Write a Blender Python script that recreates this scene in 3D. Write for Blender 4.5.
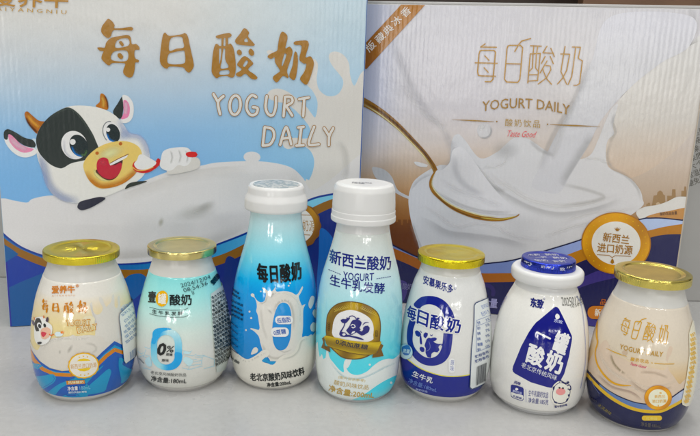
import bpy, math, random
import numpy as np
from mathutils import Matrix, Vector
from mathutils.geometry import delaunay_2d_cdt

for o in list(bpy.data.objects):
    bpy.data.objects.remove(o)
SC = bpy.context.scene
COL = SC.collection
random.seed(7)

# ---------------------------------------------------------------- camera
PW, PH = 700.0, 436.0
FPX, PIT, ROLL, CAMH = 702.28, 0.22027, 0.03693, 0.21
_F = np.array([0, math.cos(PIT), -math.sin(PIT)])
_R = np.array([1.0, 0, 0])
_U = np.cross(_R, _F)
_R, _U = _R * math.cos(ROLL) + _U * math.sin(ROLL), -_R * math.sin(ROLL) + _U * math.cos(ROLL)
_C = np.array([0, 0, CAMH])
cd = bpy.data.cameras.new('camera')
cam = bpy.data.objects.new('camera', cd)
COL.objects.link(cam)
cam.matrix_world = Matrix(((_R[0], _U[0], -_F[0], _C[0]), (_R[1], _U[1], -_F[1], _C[1]), (_R[2], _U[2], -_F[2], _C[2]), (0, 0, 0, 1)))
cd.sensor_width = 36
cd.lens = FPX / PW * 36
cd.clip_start = 0.01
cd.clip_end = 50
SC.camera = cam

# ---------------------------------------------------------------- world, lamps, exposure
wd = bpy.data.worlds.new('World')
SC.world = wd
wd.use_nodes = True
wn = wd.node_tree
bg = wn.nodes['Background']
tc = wn.nodes.new('ShaderNodeTexCoord')
sx = wn.nodes.new('ShaderNodeSeparateXYZ')
rp = wn.nodes.new('ShaderNodeValToRGB')
mr = wn.nodes.new('ShaderNodeMapRange')
mr.inputs[1].default_value = -1
mr.inputs[2].default_value = 1
wn.links.new(tc.outputs['Generated'], sx.inputs[0])
wn.links.new(sx.outputs['Z'], mr.inputs[0])
wn.links.new(mr.outputs[0], rp.inputs[0])
wn.links.new(rp.outputs[0], bg.inputs[0])
e = rp.color_ramp.elements
e[0].position = 0.3
e[0].color = (0.11, 0.108, 0.105, 1)
e[1].position = 1.0
e[1].color = (0.95, 0.96, 0.95, 1)
for p_, c_ in ((0.5, (0.20, 0.20, 0.198, 1)), (0.64, (0.34, 0.343, 0.34, 1))):
    q = e.new(p_)
    q.color = c_
bg.inputs[1].default_value = 0.56


def area(name, loc, target, sx_, sy_, power, col=(1, 0.985, 0.95)):
    l = bpy.data.lights.new(name, 'AREA')
    l.shape = 'RECTANGLE'
    l.size, l.size_y = sx_, sy_
    l.energy = power
    l.color = col
    o = bpy.data.objects.new(name, l)
    COL.objects.link(o)
    o.location = loc
    o.rotation_euler = (Vector(target) - Vector(loc)).to_track_quat('-Z', 'Y').to_euler()
    return o


# rows of fluorescent ceiling fixtures in the room behind and above the camera
for (x, y, pw) in [(-1.25, -0.75, 5.4), (-0.42, -0.75, 5.4), (0.42, -0.75, 5.4), (1.25, -0.75, 5.4), (-0.85, 0.35, 4.6), (0.0, 0.35, 5.0), (0.85, 0.35, 4.6), (-0.9, -2.6, 7), (0.9, -2.6, 7)]:
    area('ceiling_lamp', (x, y, 1.9), (x, y, 0), 0.07, 0.55, pw)
# the row beyond the cartons: it throws their soft shadow forward over the bottles
area('ceiling_lamp', (0.0, 1.62, 1.9), (0.0, 1.62, 0), 1.6, 0.10, 9)
# unseen added lamps standing in for windows, placed and split for the carton glare
for wx, wz, ww, wh, pw in ((-2.66, 0.30, 0.15, 0.42, 6.5), (-2.42, 0.32, 0.15, 0.42, 6.5), (-2.18, 0.30, 0.15, 0.42, 6.5), (-1.10, 0.34, 0.13, 0.36, 5.5), (-0.86, 0.36, 0.13, 0.36, 5.5), (-0.62, 0.34, 0.13, 0.36, 5.5),
                           (0.55, 0.80, 0.4, 0.16, 5.0), (1.20, 0.80, 0.4, 0.16, 5.0), (1.85, 0.80, 0.4, 0.16, 5.0), (2.50, 0.80, 0.4, 0.16, 5.0), (3.15, 0.80, 0.4, 0.16, 5.0)):
    area('glare_lamp', (wx, -5.0, wz), (0, 0.6, 0.2), ww, wh, pw)

SC.view_settings.view_transform = 'Standard'
SC.view_settings.look = 'None'
SC.view_settings.exposure = 0.07
SC.view_settings.gamma = 1.0
SC.cycles.transparent_max_bounces = 24
SC.cycles.max_bounces = 8


# ---------------------------------------------------------------- helpers
def lin(c):
    c = np.asarray(c, float) / 255.0
    return np.where(c <= 0.04045, c / 12.92, ((c + 0.055) / 1.055) ** 2.4)


GAIN = 1.45


def alb(c):
    """print colour read off the photograph -> ink albedo"""
    c = np.atleast_2d(np.asarray(c, float))
    out = np.ones((len(c), 4))
    L = lin(c[:, :3])
    lum = L @ np.array([0.25, 0.6, 0.15])
    gain = np.interp(lum, [0.0, 0.06, 0.40], [0.82, 0.95, GAIN])
    L = lum[:, None] + (L - lum[:, None]) * 1.14
    out[:, :3] = np.clip(L * gain[:, None], 0.003, 0.88)
    if c.shape[1] > 3:
        out[:, 3] = c[:, 3]
    return out


def mat_base(name):
    m = bpy.data.materials.new(name)
    m.use_nodes = True
    nt = m.node_tree
    return m, nt, nt.nodes['Principled BSDF']


def N(nt, t, **kw):
    n = nt.nodes.new(t)
    for k, v in kw.items():
        if k.startswith('i'):
            n.inputs[int(k[1:])].default_value = v
        else:
            setattr(n, k, v)
    return n


def math_node(nt, op, a, b=None):
    n = nt.nodes.new('ShaderNodeMath')
    n.operation = op
    for i, v in enumerate((a, b)):
        if v is None:
            continue
        if isinstance(v, (int, float)):
            n.inputs[i].default_value = v
        else:
            nt.links.new(v, n.inputs[i])
    return n.outputs[0]


def noise(nt, vec, scale, detail=3.0, rough=0.55, stretch=None):
    if stretch:
        mp = N(nt, 'ShaderNodeMapping')
        mp.inputs['Scale'].default_value = stretch
        nt.links.new(vec, mp.inputs[0])
        vec = mp.outputs[0]
    n = N(nt, 'ShaderNodeTexNoise')
    n.inputs['Scale'].default_value = scale
    n.inputs['Detail'].default_value = detail
    n.inputs['Roughness'].default_value = rough
    nt.links.new(vec, n.inputs['Vector'])
    return n.outputs['Fac']


def bump(nt, bsdf, height):
    b = N(nt, 'ShaderNodeBump')
    b.inputs['Strength'].default_value = 1.0
    b.inputs['Distance'].default_value = 1.0
    nt.links.new(height, b.inputs['Height'])
    nt.links.new(b.outputs[0], bsdf.inputs['Normal'])
    if 'Coat Normal' in bsdf.inputs:
        nt.links.new(b.outputs[0], bsdf.inputs['Coat Normal'])


def ink(name, kind, soft):
    """varnished print: ink colour comes from the printed pattern (a colour attribute)"""
    m, nt, b = mat_base(name)
    at = N(nt, 'ShaderNodeAttribute', attribute_name='ink')
    tcn = N(nt, 'ShaderNodeTexCoord')
    vec = tcn.outputs['Object']
    # a faint print grain
    g = noise(nt, vec, 900, 2)
    gm = N(nt, 'ShaderNodeMapRange')
    gm.inputs[3].default_value = 0.94
    gm.inputs[4].default_value = 1.05
    nt.links.new(g, gm.inputs[0])
    mx = N(nt, 'ShaderNodeVectorMath', operation='SCALE')
    nt.links.new(at.outputs['Color'], mx.inputs[0])
    nt.links.new(gm.outputs[0], mx.inputs['Scale'])
    nt.links.new(mx.outputs[0], b.inputs['Base Color'])
    if kind == 'carton':
        b.inputs['Roughness'].default_value = 0.24
        b.inputs['Specular IOR Level'].default_value = 0.6
        xyz = N(nt, 'ShaderNodeSeparateXYZ')
        nt.links.new(vec, xyz.inputs[0])
        ph = noise(nt, vec, 14, 2)
        arg = math_node(nt, 'ADD', math_node(nt, 'MULTIPLY', xyz.outputs['X'], 2 * math.pi / 0.0037), math_node(nt, 'MULTIPLY', ph, 3.0))
        flute = math_node(nt, 'MULTIPLY', math_node(nt, 'SINE', arg), 0.000019)
        amp = noise(nt, vec, 22, 2)
        flute = math_node(nt, 'MULTIPLY', flute, math_node(nt, 'MULTIPLY', amp, 2.0))
        n1 = math_node(nt, 'MULTIPLY', noise(nt, vec, 420, 2, 0.5, (1, 1, 0.55)), 0.00009)
        n2 = math_node(nt, 'MULTIPLY', noise(nt, vec, 20, 2), 0.0009)
        n3 = math_node(nt, 'MULTIPLY', noise(nt, vec, 120, 2, 0.5, (1.6, 1, 0.35)), 0.00014)
        h = math_node(nt, 'ADD', math_node(nt, 'ADD', flute, n1), math_node(nt, 'ADD', n2, n3))
        bump(nt, b, h)
    else:
        b.inputs['Roughness'].default_value = 0.10
        b.inputs['Specular IOR Level'].default_value = 0.6
        n1 = math_node(nt, 'MULTIPLY', noise(nt, vec, 300, 2, 0.5, (1, 1, 0.6)), 0.00010)
        n2 = math_node(nt, 'MULTIPLY', noise(nt, vec, 60, 3, 0.5, (1, 1, 0.5)), 0.00032)
        bump(nt, b, math_node(nt, 'ADD', n1, n2))
    if soft:
        tr = N(nt, 'ShaderNodeBsdfTransparent')
        ms = N(nt, 'ShaderNodeMixShader')
        nt.links.new(at.outputs['Alpha'], ms.inputs[0])
        nt.links.new(tr.outputs[0], ms.inputs[1])
        nt.links.new(b.outputs[0], ms.inputs[2])
        nt.links.new(ms.outputs[0], nt.nodes['Material Output'].inputs[0])
    return m


INK = {k: (ink(k + '_print', k, False), ink(k + '_airbrush_print', k, True)) for k in ('carton', 'film')}


def plastic(name, rgb, rough=0.32, sss=0.12, bumpamp=0.00004, bscale=180):
    m, nt, b = mat_base(name)
    b.inputs['Base Color'].default_value = (*rgb, 1)
    b.inputs['Roughness'].default_value = rough
    b.inputs['Subsurface Weight'].default_value = sss
    b.inputs['Subsurface Radius'].default_value = (0.004, 0.0035, 0.003)
    b.inputs['Subsurface Scale'].default_value = 1.0
    tcn = N(nt, 'ShaderNodeTexCoord')
    bump(nt, b, math_node(nt, 'MULTIPLY', noise(nt, tcn.outputs['Object'], bscale, 3), bumpamp))
    return m


def foil(name, rgb, rough, crinkle, scale=170, pleat=0.0):
    m, nt, b = mat_base(name)
    b.inputs['Metallic'].default_value = 1.0
    b.inputs['Roughness'].default_value = rough
    tcn = N(nt, 'ShaderNodeTexCoord')
    vec = tcn.outputs['Object']
    nz = noise(nt, vec, 90, 4)
    rmp = N(nt, 'ShaderNodeValToRGB')
    rmp.color_ramp.elements[0].position = 0.35
    rmp.color_ramp.elements[1].position = 0.65
    rmp.color_ramp.elements[0].color = (*[c * 0.82 for c in rgb], 1)
    rmp.color_ramp.elements[1].color = (*rgb, 1)
    nt.links.new(nz, rmp.inputs[0])
    nt.links.new(rmp.outputs[0], b.inputs['Base Color'])
    vo = N(nt, 'ShaderNodeTexVoronoi', feature='SMOOTH_F1')
    vo.inputs['Scale'].default_value = scale
    nt.links.new(vec, vo.inputs['Vector'])
    h = math_node(nt, 'ADD', math_node(nt, 'MULTIPLY', vo.outputs['Distance'], crinkle), math_node(nt, 'MULTIPLY', noise(nt, vec, 380, 3), crinkle * 0.35))
    if pleat:
        xyz = N(nt, 'ShaderNodeSeparateXYZ')
        nt.links.new(vec, xyz.inputs[0])
        an = math_node(nt, 'ARCTAN2', xyz.outputs['Y'], xyz.outputs['X'])
        pl = math_node(nt, 'MULTIPLY', math_node(nt, 'SINE', math_node(nt, 'ADD', math_node(nt, 'MULTIPLY', an, 110.0), math_node(nt, 'MULTIPLY', noise(nt, vec, 120, 2), 9.0))), pleat)
        msk = math_node(nt, 'LESS_THAN', xyz.outputs['Z'], 0.0915)
        h = math_node(nt, 'ADD', h, math_node(nt, 'MULTIPLY', pl, msk))
    bump(nt, b, h)
    return m


def link_mesh(name, me, parent, mats, smooth=False):
    o = bpy.data.objects.new(name, me)
    COL.objects.link(o)
    for m in mats:
        me.materials.append(m)
    if parent is not None:
        o.parent = parent
    if smooth:
        me.polygons.foreach_set('use_smooth', [True] * len(me.polygons))
    return o


def thing(name, label, cat, loc, rotz=0.0, tilt=0.0, group=None):
    o = bpy.data.objects.new(name, None)
    COL.objects.link(o)
    o.location = loc
    o.rotation_euler = (0, tilt, rotz)
    o['label'] = label
    o['category'] = cat
    if group:
        o['group'] = group
    return o


def catmull(p, step, closed=True):
    p = np.asarray(p, float)
    n = len(p)
    out = []
    rng = range(n) if closed else range(n - 1)
    for i in rng:
        if closed:
            a, b, c, d = p[(i - 1) % n], p[i], p[(i + 1) % n], p[(i + 2) % n]
        else:
            a, b, c, d = p[max(i - 1, 0)], p[i], p[i + 1], p[min(i + 2, n - 1)]
        k = max(1, int(np.hypot(*(c - b)) / step + 0.5))
        for t in np.arange(k) / k:
            out.append(0.5 * (2 * b + (c - a) * t + (2 * a - 5 * b + 4 * c - d) * t * t + (3 * b - a - 3 * c + d) * t ** 3))
    if not closed:
        out.append(p[-1])
    return np.array(out)


def dens(p, step, closed=True):
    p = np.asarray(p, float)
    out = []
    n = len(p)
    for i in range(n if closed else n - 1):
        a, b = p[i], p[(i + 1) % n]
        k = max(1, int(np.hypot(*(b - a)) / step + 0.5))
        out += [a + (b - a) * t for t in np.arange(k) / k]
    if not closed:
        out.append(p[-1])
    return np.array(out)


def K(x0, y0, s, pts):
    """points read in an enlarged crop of the photograph -> photograph pixels"""
    return [(x0 + x / s, y0 + y / s) for x, y in pts]


def ell(cx, cy, rx, ry, rot=0.0, n=40, a0=0, a1=360):
    a = np.radians(np.linspace(a0, a1, n, endpoint=(a1 - a0) < 359.9))
    c, s = math.cos(math.radians(rot)), math.sin(math.radians(rot))
    x, y = rx * np.cos(a), ry * np.sin(a)
    return np.stack([cx + x * c - y * s, cy + x * s + y * c], 1)


def in_poly(c, p):
    """even-odd test of many points against one polygon"""
    if not len(c):
        return np.zeros(0, bool)
    x, y = c[:, :1], c[:, 1:2]
    q = np.roll(p, 1, 0)
    xi, yi, xj, yj = p[None, :, 0], p[None, :, 1], q[None, :, 0], q[None, :, 1]
    dy = np.where(np.abs(yj - yi) < 1e-12, 1e-12, yj - yi)
    hit = ((yi > y) != (yj > y)) & (x < (xj - xi) * (y - yi) / dy + xi)
    return hit.sum(1) % 2 == 1


def rrect(x0, y0, x1, y1, r):
    out = []
    for cx, cy, a in ((x1 - r, y0 + r, -90), (x1 - r, y1 - r, 0), (x0 + r, y1 - r, 90), (x0 + r, y0 + r, 180)):
        for k in range(6):
            t = math.radians(a + 18 * k)
            out.append((cx + r * math.cos(t), cy + r * math.sin(t)))
    return out


def quadmap(pts, src, dst):
    """bilinear map of pts from rectangle src (x0,y0,x1,y1) to quad dst (tl,tr,br,bl)"""
    x0, y0, x1, y1 = src
    tl, tr, br, bl = [np.array(d, float) for d in dst]
    out = []
    for x, y in pts:
        u, v = (x - x0) / (x1 - x0), (y - y0) / (y1 - y0)
        out.append(tl * (1 - u) * (1 - v) + tr * u * (1 - v) + br * u * v + bl * (1 - u) * v)
    return np.array(out)


# surfaces that carry printing; uv in millimetres on the real surface
class Face:
    kind = 'carton'
    grid = None

    def __init__(s, origin, yaw, w, h):
        s.o = np.array(origin, float)
        s.yaw, s.w, s.h = yaw, w, h
        s.d = np.array([math.cos(yaw), math.sin(yaw), 0])
        s.n = np.array([math.sin(yaw), -math.cos(yaw), 0])
        s.layer = 0

    def uv(s, px):
        px = np.atleast_2d(px)
        d = _F + _R * ((px[:, :1] - PW / 2) / FPX) - _U * ((px[:, 1:2] - PH / 2) / FPX)
        t = ((s.o - _C) @ s.n) / (d @ s.n)
        P = _C + d * t[:, None]
        r = np.stack([(P - s.o) @ s.d, P[:, 2] - s.o[2]], 1)
        r[:, 0] = np.clip(r[:, 0], 0.0006, s.w - 0.0006)
        r[:, 1] = np.clip(r[:, 1], 0.0006, s.h - 0.0006)
        return r * 1000

    def loc(s, uv, off):
        P = np.stack([uv[:, 0] / 1000, np.full(len(uv), -off), uv[:, 1] / 1000], 1)
        return P, np.tile([0, -1.0, 0], (len(uv), 1))

    def world(s, P):
        return s.o + P[:, :1] * s.d - P[:, 1:2] * s.n + P[:, 2:] * np.array([0, 0, 1.0])


class Lathe:
    kind = 'film'
    grid = (1.5, 1.5)

    def __init__(s, x, y, tilt, prof, z0, z1):
        s.x, s.y, s.tilt, s.layer = x, y, tilt, 0
        z = np.array([p[0] for p in prof])
        r = np.array([p[1] for p in prof])
        m = np.gradient(r, z)
        s.zt = np.linspace(z[0], z[-1], 400)
        k = np.clip(np.searchsorted(z, s.zt, 'right') - 1, 0, len(z) - 2)
        hh = z[k + 1] - z[k]
        t = (s.zt - z[k]) / hh
        s.rt = (2 * t ** 3 - 3 * t ** 2 + 1) * r[k] + (t ** 3 - 2 * t ** 2 + t) * hh * m[k] + (-2 * t ** 3 + 3 * t ** 2) * r[k + 1] + (t ** 3 - t ** 2) * hh * m[k + 1]
        s.z0, s.z1 = z0, z1
        s.M = Matrix.Translation((x, y, 0)) @ Matrix.Rotation(tilt, 4, 'Y')
        s.Mi = np.array(s.M.inverted())
        s.Mn = np.array(s.M)

    def r(s, z):
        return np.interp(z, s.zt, s.rt)

    def uv(s, px):
        px = np.atleast_2d(px)
        d = _F + _R * ((px[:, :1] - PW / 2) / FPX) - _U * ((px[:, 1:2] - PH / 2) / FPX)
        o = s.Mi[:3, :3] @ _C + s.Mi[:3, 3]
        d = d @ s.Mi[:3, :3].T
        tc = -(o[0] * d[:, 0] + o[1] * d[:, 1]) / (d[:, 0] ** 2 + d[:, 1] ** 2)
        ts = tc[:, None] + np.linspace(-0.040, 0.012, 160)[None, :]
        X = o[0] + d[:, :1] * ts
        Y = o[1] + d[:, 1:2] * ts
        Z = o[2] + d[:, 2:] * ts
        g = np.hypot(X, Y) - s.r(Z)
        hit = g < 0
        any_ = hit.any(1)
        first = np.where(any_, hit.argmax(1), 0)
        out = np.zeros((len(px), 2))
        for i in range(len(px)):
            if any_[i] and first[i] > 0:
                k = first[i]
                a = g[i, k - 1] / (g[i, k - 1] - g[i, k])
                t = ts[i, k - 1] + a * (ts[i, k] - ts[i, k - 1])
                ex = 0.0
            else:
                k = g[i].argmin()
                t = ts[i, k]
                ex = max(g[i, k], 0.0)
            x, y, z = o[0] + d[i, 0] * t, o[1] + d[i, 1] * t, o[2] + d[i, 2] * t
            th = math.atan2(x, -y)
            th += math.copysign(min(ex * 380, 1.3), th)
            out[i] = (th * 30.0, np.clip(z, s.z0, s.z1) * 1000)
        return out

    def loc(s, uv, off):
        th = uv[:, 0] / 30.0
        z = uv[:, 1] / 1000
        r = s.r(z)
        dr = (s.r(z + 0.0004) - s.r(z - 0.0004)) / 0.0008
        n = np.stack([np.sin(th), -np.cos(th), -dr], 1)
        n /= np.linalg.norm(n, axis=1)[:, None]
        P = np.stack([r * np.sin(th), -r * np.cos(th), z], 1) + n * off
        return P, n

    def world(s, P):
        return P @ s.Mn[:3, :3].T + s.Mn[:3, 3]


def topx(Pw):
    d = Pw - _C
    z = d @ _F
    return np.stack([PW / 2 + FPX * (d @ _R) / z, PH / 2 - FPX * (d @ _U) / z], 1)


class Art:
    """one printed part: many inked shapes laid on a surface, joined into one mesh"""

    def __init__(s, surf):
        s.surf = surf
        s.V, s.Nn, s.Cc, s.Fc, s.Mi = [], [], [], [], []
        s.n = 0

    def off(s):
        s.surf.layer += 1
        return 0.00012 + s.surf.layer * 0.000009

    def push(s, uv, faces, col, mi=0, off=None):
        off = s.off() if off is None else off
        uv = np.asarray(uv, float)
        P, n = s.surf.loc(uv, off)
        c = col(topx(s.surf.world(P))) if callable(col) else np.tile(np.asarray(col, float), (len(uv), 1))
        s.V.append(P)
        s.Nn.append(n)
        s.Cc.append(alb(c))
        for f in faces:
            s.Fc.append([i + s.n for i in f])
            s.Mi.append(mi)
        s.n += len(uv)

    def fill(s, polys, col, holes=(), grid=None):
        """polys: closed px outlines, union-filled minus holes"""
        uvs = [s.surf.uv(p) for p in polys]
        hol = [s.surf.uv(h) for h in holes]
        s.fill_uv(uvs, col, hol, grid)

    def fill_uv(s, uvs, col, hol=(), grid=None):
        verts, edges = [], []
        uvs = [np.asarray(p, float) for p in uvs]
        for p in list(uvs) + [np.asarray(h, float) for h in hol]:
            k = len(verts)
            verts += [Vector((float(a), float(b))) for a, b in p]
            edges += [(k + i, k + (i + 1) % len(p)) for i in range(len(p))]
        g = s.surf.grid if grid is None else grid
        if g:
            al = np.concatenate(uvs)
            lo, hi = al.min(0), al.max(0)
            for ax in (0, 1):
                for q in np.arange(math.floor(lo[ax] / g[ax]) + 1, math.ceil(hi[ax] / g[ax])):
                    k = len(verts)
                    a, b = [0, 0], [0, 0]
                    a[ax] = b[ax] = float(q * g[ax])
                    a[1 - ax], b[1 - ax] = float(lo[1 - ax] - 0.01), float(hi[1 - ax] + 0.01)
                    verts += [Vector(a), Vector(b)]
                    edges.append((k, k + 1))
        vo, eo, fo, ov, oe, of = delaunay_2d_cdt(verts, edges, [], 0, 1e-5, False)
        vv = np.array([(q[0], q[1]) for q in vo])
        tri = np.array([list(f) for f in fo if len(f) == 3])
        if not len(tri):
            return
        A_, B_, C_ = vv[tri[:, 0]], vv[tri[:, 1]], vv[tri[:, 2]]
        ar = np.abs((B_[:, 0] - A_[:, 0]) * (C_[:, 1] - A_[:, 1]) - (B_[:, 1] - A_[:, 1]) * (C_[:, 0] - A_[:, 0]))
        cen = (A_ + B_ + C_) / 3
        ok = np.zeros(len(tri), bool)
        order = np.argsort(cen[:, 0])
        cx = cen[order, 0]
        for p in uvs:
            i0, i1 = np.searchsorted(cx, [p[:, 0].min(), p[:, 0].max()])
            idx = order[i0:i1]
            ok[idx] |= in_poly(cen[idx], p)
        for h_ in hol:
            ok &= ~in_poly(cen, np.asarray(h_, float))
        ok &= ar > 1e-7
        keep = tri[ok].tolist()
        used = sorted({i for f in keep for i in f})
        if not used:
            return
        mp = {v: i for i, v in enumerate(used)}
        s.push([(vo[i][0], vo[i][1]) for i in used], [[mp[i] for i in f] for f in keep], col)

    def poly(s, pts, col, holes=(), smooth=True, step=2.0, grid=None):
        fn = catmull if smooth else dens
        s.fill([fn(pts, step)], col, [fn(h, step) for h in holes], grid)

    def strokes(s, paths, w, col, smooth=False, step=2.0):
        polys = []
        for p in paths:
            p = np.asarray(p, float)
            if len(p) == 2 or not smooth:
                q = dens(p, step, False)
            else:
                q = catmull(p, step, False)
            ww = np.full(len(q), float(w)) if np.isscalar(w) else np.interp(np.linspace(0, 1, len(q)), np.linspace(0, 1, len(w)), w)
            for i in range(len(q) - 1):
                d = q[i + 1] - q[i]
                L = np.hypot(*d)
                if L < 1e-6:
                    continue
                nn = np.array([-d[1], d[0]]) / L
                polys.append(np.array([q[i] + nn * ww[i] / 2, q[i + 1] + nn * ww[i + 1] / 2, q[i + 1] - nn * ww[i + 1] / 2, q[i] - nn * ww[i] / 2]))
            for i in range(len(q)):
                polys.append(ell(q[i][0], q[i][1], ww[i] / 2, ww[i] / 2, 0, 10))
        s.fill(polys, col)

    def text(s, body, p0, p1, h, col, bold=0.0, sag=0.0, up=None, spacing=1.0, shear=0.0):
        """p0,p1: bottom-left and bottom-right of the line in px; h: height in px; sag: middle sinks by this many px"""
        c = bpy.data.curves.new('lettering', 'FONT')
        c.body = body
        c.space_character = spacing
        c.shear = shear
        c.resolution_u = 2
        o = bpy.data.objects.new('lettering', c)
        COL.objects.link(o)
        dg = bpy.context.evaluated_depsgraph_get()
        me = bpy.data.meshes.new_from_object(o.evaluated_get(dg), depsgraph=dg)
        v = np.array([q.co[:2] for q in me.vertices])
        fs = [list(p.vertices) for p in me.polygons]
        bpy.data.objects.remove(o)
        bpy.data.meshes.remove(me)
        if not len(v):
            return
        lo, hi = v.min(0), v.max(0)
        t = (v - lo) / (hi - lo)
        p0, p1 = np.array(p0, float), np.array(p1, float)
        d = p1 - p0
        if up is None:
            up = np.array([d[1], -d[0]]) / np.hypot(*d)
        down = -np.array(up, float)

        def place(t):
            return p0 + t[:, :1] * d - t[:, 1:] * h * down + (4 * t[:, :1] * (1 - t[:, :1])) * sag * down
        t = t.tolist()
        if s.surf.grid or abs(sag) > 0.5:
            # split long triangles so the letters follow the curved wall
            lim = 1.8 if s.surf.grid else 4.0
            W_2, H_2 = float(np.hypot(*d)), float(h)
            done, todo, mid = [], fs, {}
            while todo:
                nxt = []
                for f in todo:
                    L = [math.hypot((t[f[i]][0] - t[f[(i + 1) % 3]][0]) * W_2, (t[f[i]][1] - t[f[(i + 1) % 3]][1]) * H_2) for i in range(3)]
                    m = max(range(3), key=lambda i: L[i])
                    if L[m] <= lim:
                        done.append(f)
                        continue
                    a_, b_, c_ = f[m], f[(m + 1) % 3], f[(m + 2) % 3]
                    key = (min(a_, b_), max(a_, b_))
                    if key not in mid:
                        mid[key] = len(t)
                        t.append([(t[a_][0] + t[b_][0]) / 2, (t[a_][1] + t[b_][1]) / 2])
                    k = mid[key]
                    nxt += [[a_, k, c_], [k, b_, c_]]
                todo = nxt
            fs = done
        base = place(np.array(t))
        off = s.off()
        k_ = 0 if bold < 0.012 else (5 if bold < 0.028 else 8)
        rad = bold * h * 1.05
        s.push(s.surf.uv(base), fs, col, off=off)
        for i in range(k_):
            an = 2 * math.pi * i / k_ + 0.4
            # the stroke is thickened by overprinting, each pass 2 microns above the last
            s.push(s.surf.uv(base + np.array([math.cos(an), math.sin(an)]) * rad), fs, col, off=off + 0.000002 * (i + 1))
        if k_:
            s.surf.layer += 2

    def soft(s, path, wa, wb, col, amax=0.6, smooth=True, prof='bell', step=3.0):
        """airbrushed strip along a path; wa/wb widths to either side"""
        if max(col) - min(col) < 25:
            amax *= 0.55
        q = catmull(path, step, False) if smooth else dens(path, step, False)
        d = np.gradient(q, axis=0)
        d /= np.maximum(np.hypot(d[:, 0], d[:, 1]), 1e-9)[:, None]
        nn = np.stack([d[:, 1], -d[:, 0]], 1)
        L = len(q)
        tt = np.linspace(0, 1, L)
        endf = np.clip(np.minimum(tt, 1 - tt) * 5, 0, 1)
        A = np.interp(tt, np.linspace(0, 1, len(wa)), wa) if not np.isscalar(wa) else np.full(L, float(wa))
        B = np.interp(tt, np.linspace(0, 1, len(wb)), wb) if not np.isscalar(wb) else np.full(L, float(wb))
        ks = np.linspace(-1, 1, 9)
        if prof == 'left':
            ks = np.linspace(0, 1, 7)
        if prof == 'right':
            ks = np.linspace(-1, 0, 7)
        px, al = [], []
        for k in ks:
            w = A if k > 0 else B
            px.append(q + nn * (w * k)[:, None])
            a = (1 - abs(k)) ** 1.0
            a = a * a * (3 - 2 * a)
            al.append(a * endf * amax)
        m = len(ks)
        pts = np.concatenate(px)
        al = np.concatenate(al)
        faces = [[k * L + i, k * L + i + 1, (k + 1) * L + i + 1, (k + 1) * L + i] for k in range(m - 1) for i in range(L - 1)]
        c = np.tile(np.append(np.asarray(col, float)[:3], 1.0), (len(pts), 1))
        c[:, 3] = al
        s.push_c(s.surf.uv(pts), faces, c)

    def blob(s, cx, cy, rx, ry, rot, col, amax=0.6, flat=0.0):
        R, n = 7, 32
        pts, al, faces = [(cx, cy)], [amax], []
        for k in range(1, R):
            f = k / (R - 1)
            for p in ell(cx, cy, rx * f, ry * f, rot, n):
                pts.append(p)
                a = np.clip((1 - f) / (1 - flat), 0, 1)
                al.append(a * a * (3 - 2 * a) * amax)
        for i in range(n):
            faces.append([0, 1 + i, 1 + (i + 1) % n])
            for k in range(R - 2):
                a, b = 1 + k * n, 1 + (k + 1) * n
                faces.append([a + i, b + i, b + (i + 1) % n, a + (i + 1) % n])
        c = np.tile(np.append(np.asarray(col, float)[:3], 1.0), (len(pts), 1))
        c[:, 3] = al
        s.push_c(s.surf.uv(np.array(pts)), faces, c)

    def push_c(s, uv, faces, c):
        off = s.off()
        P, n = s.surf.loc(uv, off)
        s.V.append(P)
        s.Nn.append(n)
        s.Cc.append(alb(c))
        for f in faces:
            s.Fc.append([i + s.n for i in f])
            s.Mi.append(1)
        s.n += len(uv)

    def build(s, name, parent, label=None):
        me = bpy.data.meshes.new(name)
        V, C_, Nn = np.concatenate(s.V), np.concatenate(s.Cc), np.concatenate(s.Nn)
        # make all faces look outwards
        fs = []
        for f in s.Fc:
            a, b, c = V[f[0]], V[f[1]], V[f[2]]
            if np.dot(np.cross(b - a, c - a), Nn[f[0]]) < 0:
                f = f[::-1]
            fs.append(f)
        me.from_pydata(V.tolist(), [], fs)
        a = me.color_attributes.new('ink', 'FLOAT_COLOR', 'POINT')
        a.data.foreach_set('color', C_.astype(np.float32).ravel())
        o = link_mesh(name, me, parent, INK[s.surf.kind], True)
        me.polygons.foreach_set('material_index', s.Mi)
        me.normals_split_custom_set_from_vertices(Nn.tolist())
        if label:
            o['label'] = label
        return o


def lathe_mesh(name, prof, parent, mat, seg=96, colfn=None, label=None):
    """prof: list of (z, r); r may start and end at 0"""
    V, F_ = [], []
    rows = []
    for z, r in prof:
        if r < 1e-7:
            V.append((0, 0, z))
            rows.append([len(V) - 1])
        else:
            rows.append(list(range(len(V), len(V) + seg)))
            for i in range(seg):
                t = 2 * math.pi * i / seg
                V.append((r * math.sin(t), -r * math.cos(t), z))
    for a, b in zip(rows[:-1], rows[1:]):
        for i in range(seg):
            j = (i + 1) % seg
            if len(a) == 1 and len(b) == 1:
                continue
            if len(a) == 1:
                F_.append((a[0], b[j], b[i]))
            elif len(b) == 1:
                F_.append((a[i], a[j], b[0]))
            else:
                F_.append((a[i], a[j], b[j], b[i]))
    me = bpy.data.meshes.new(name)
    me.from_pydata(V, [], F_)
    o = link_mesh(name, me, parent, [mat], True)
    if label:
        o['label'] = label
    return o


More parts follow.
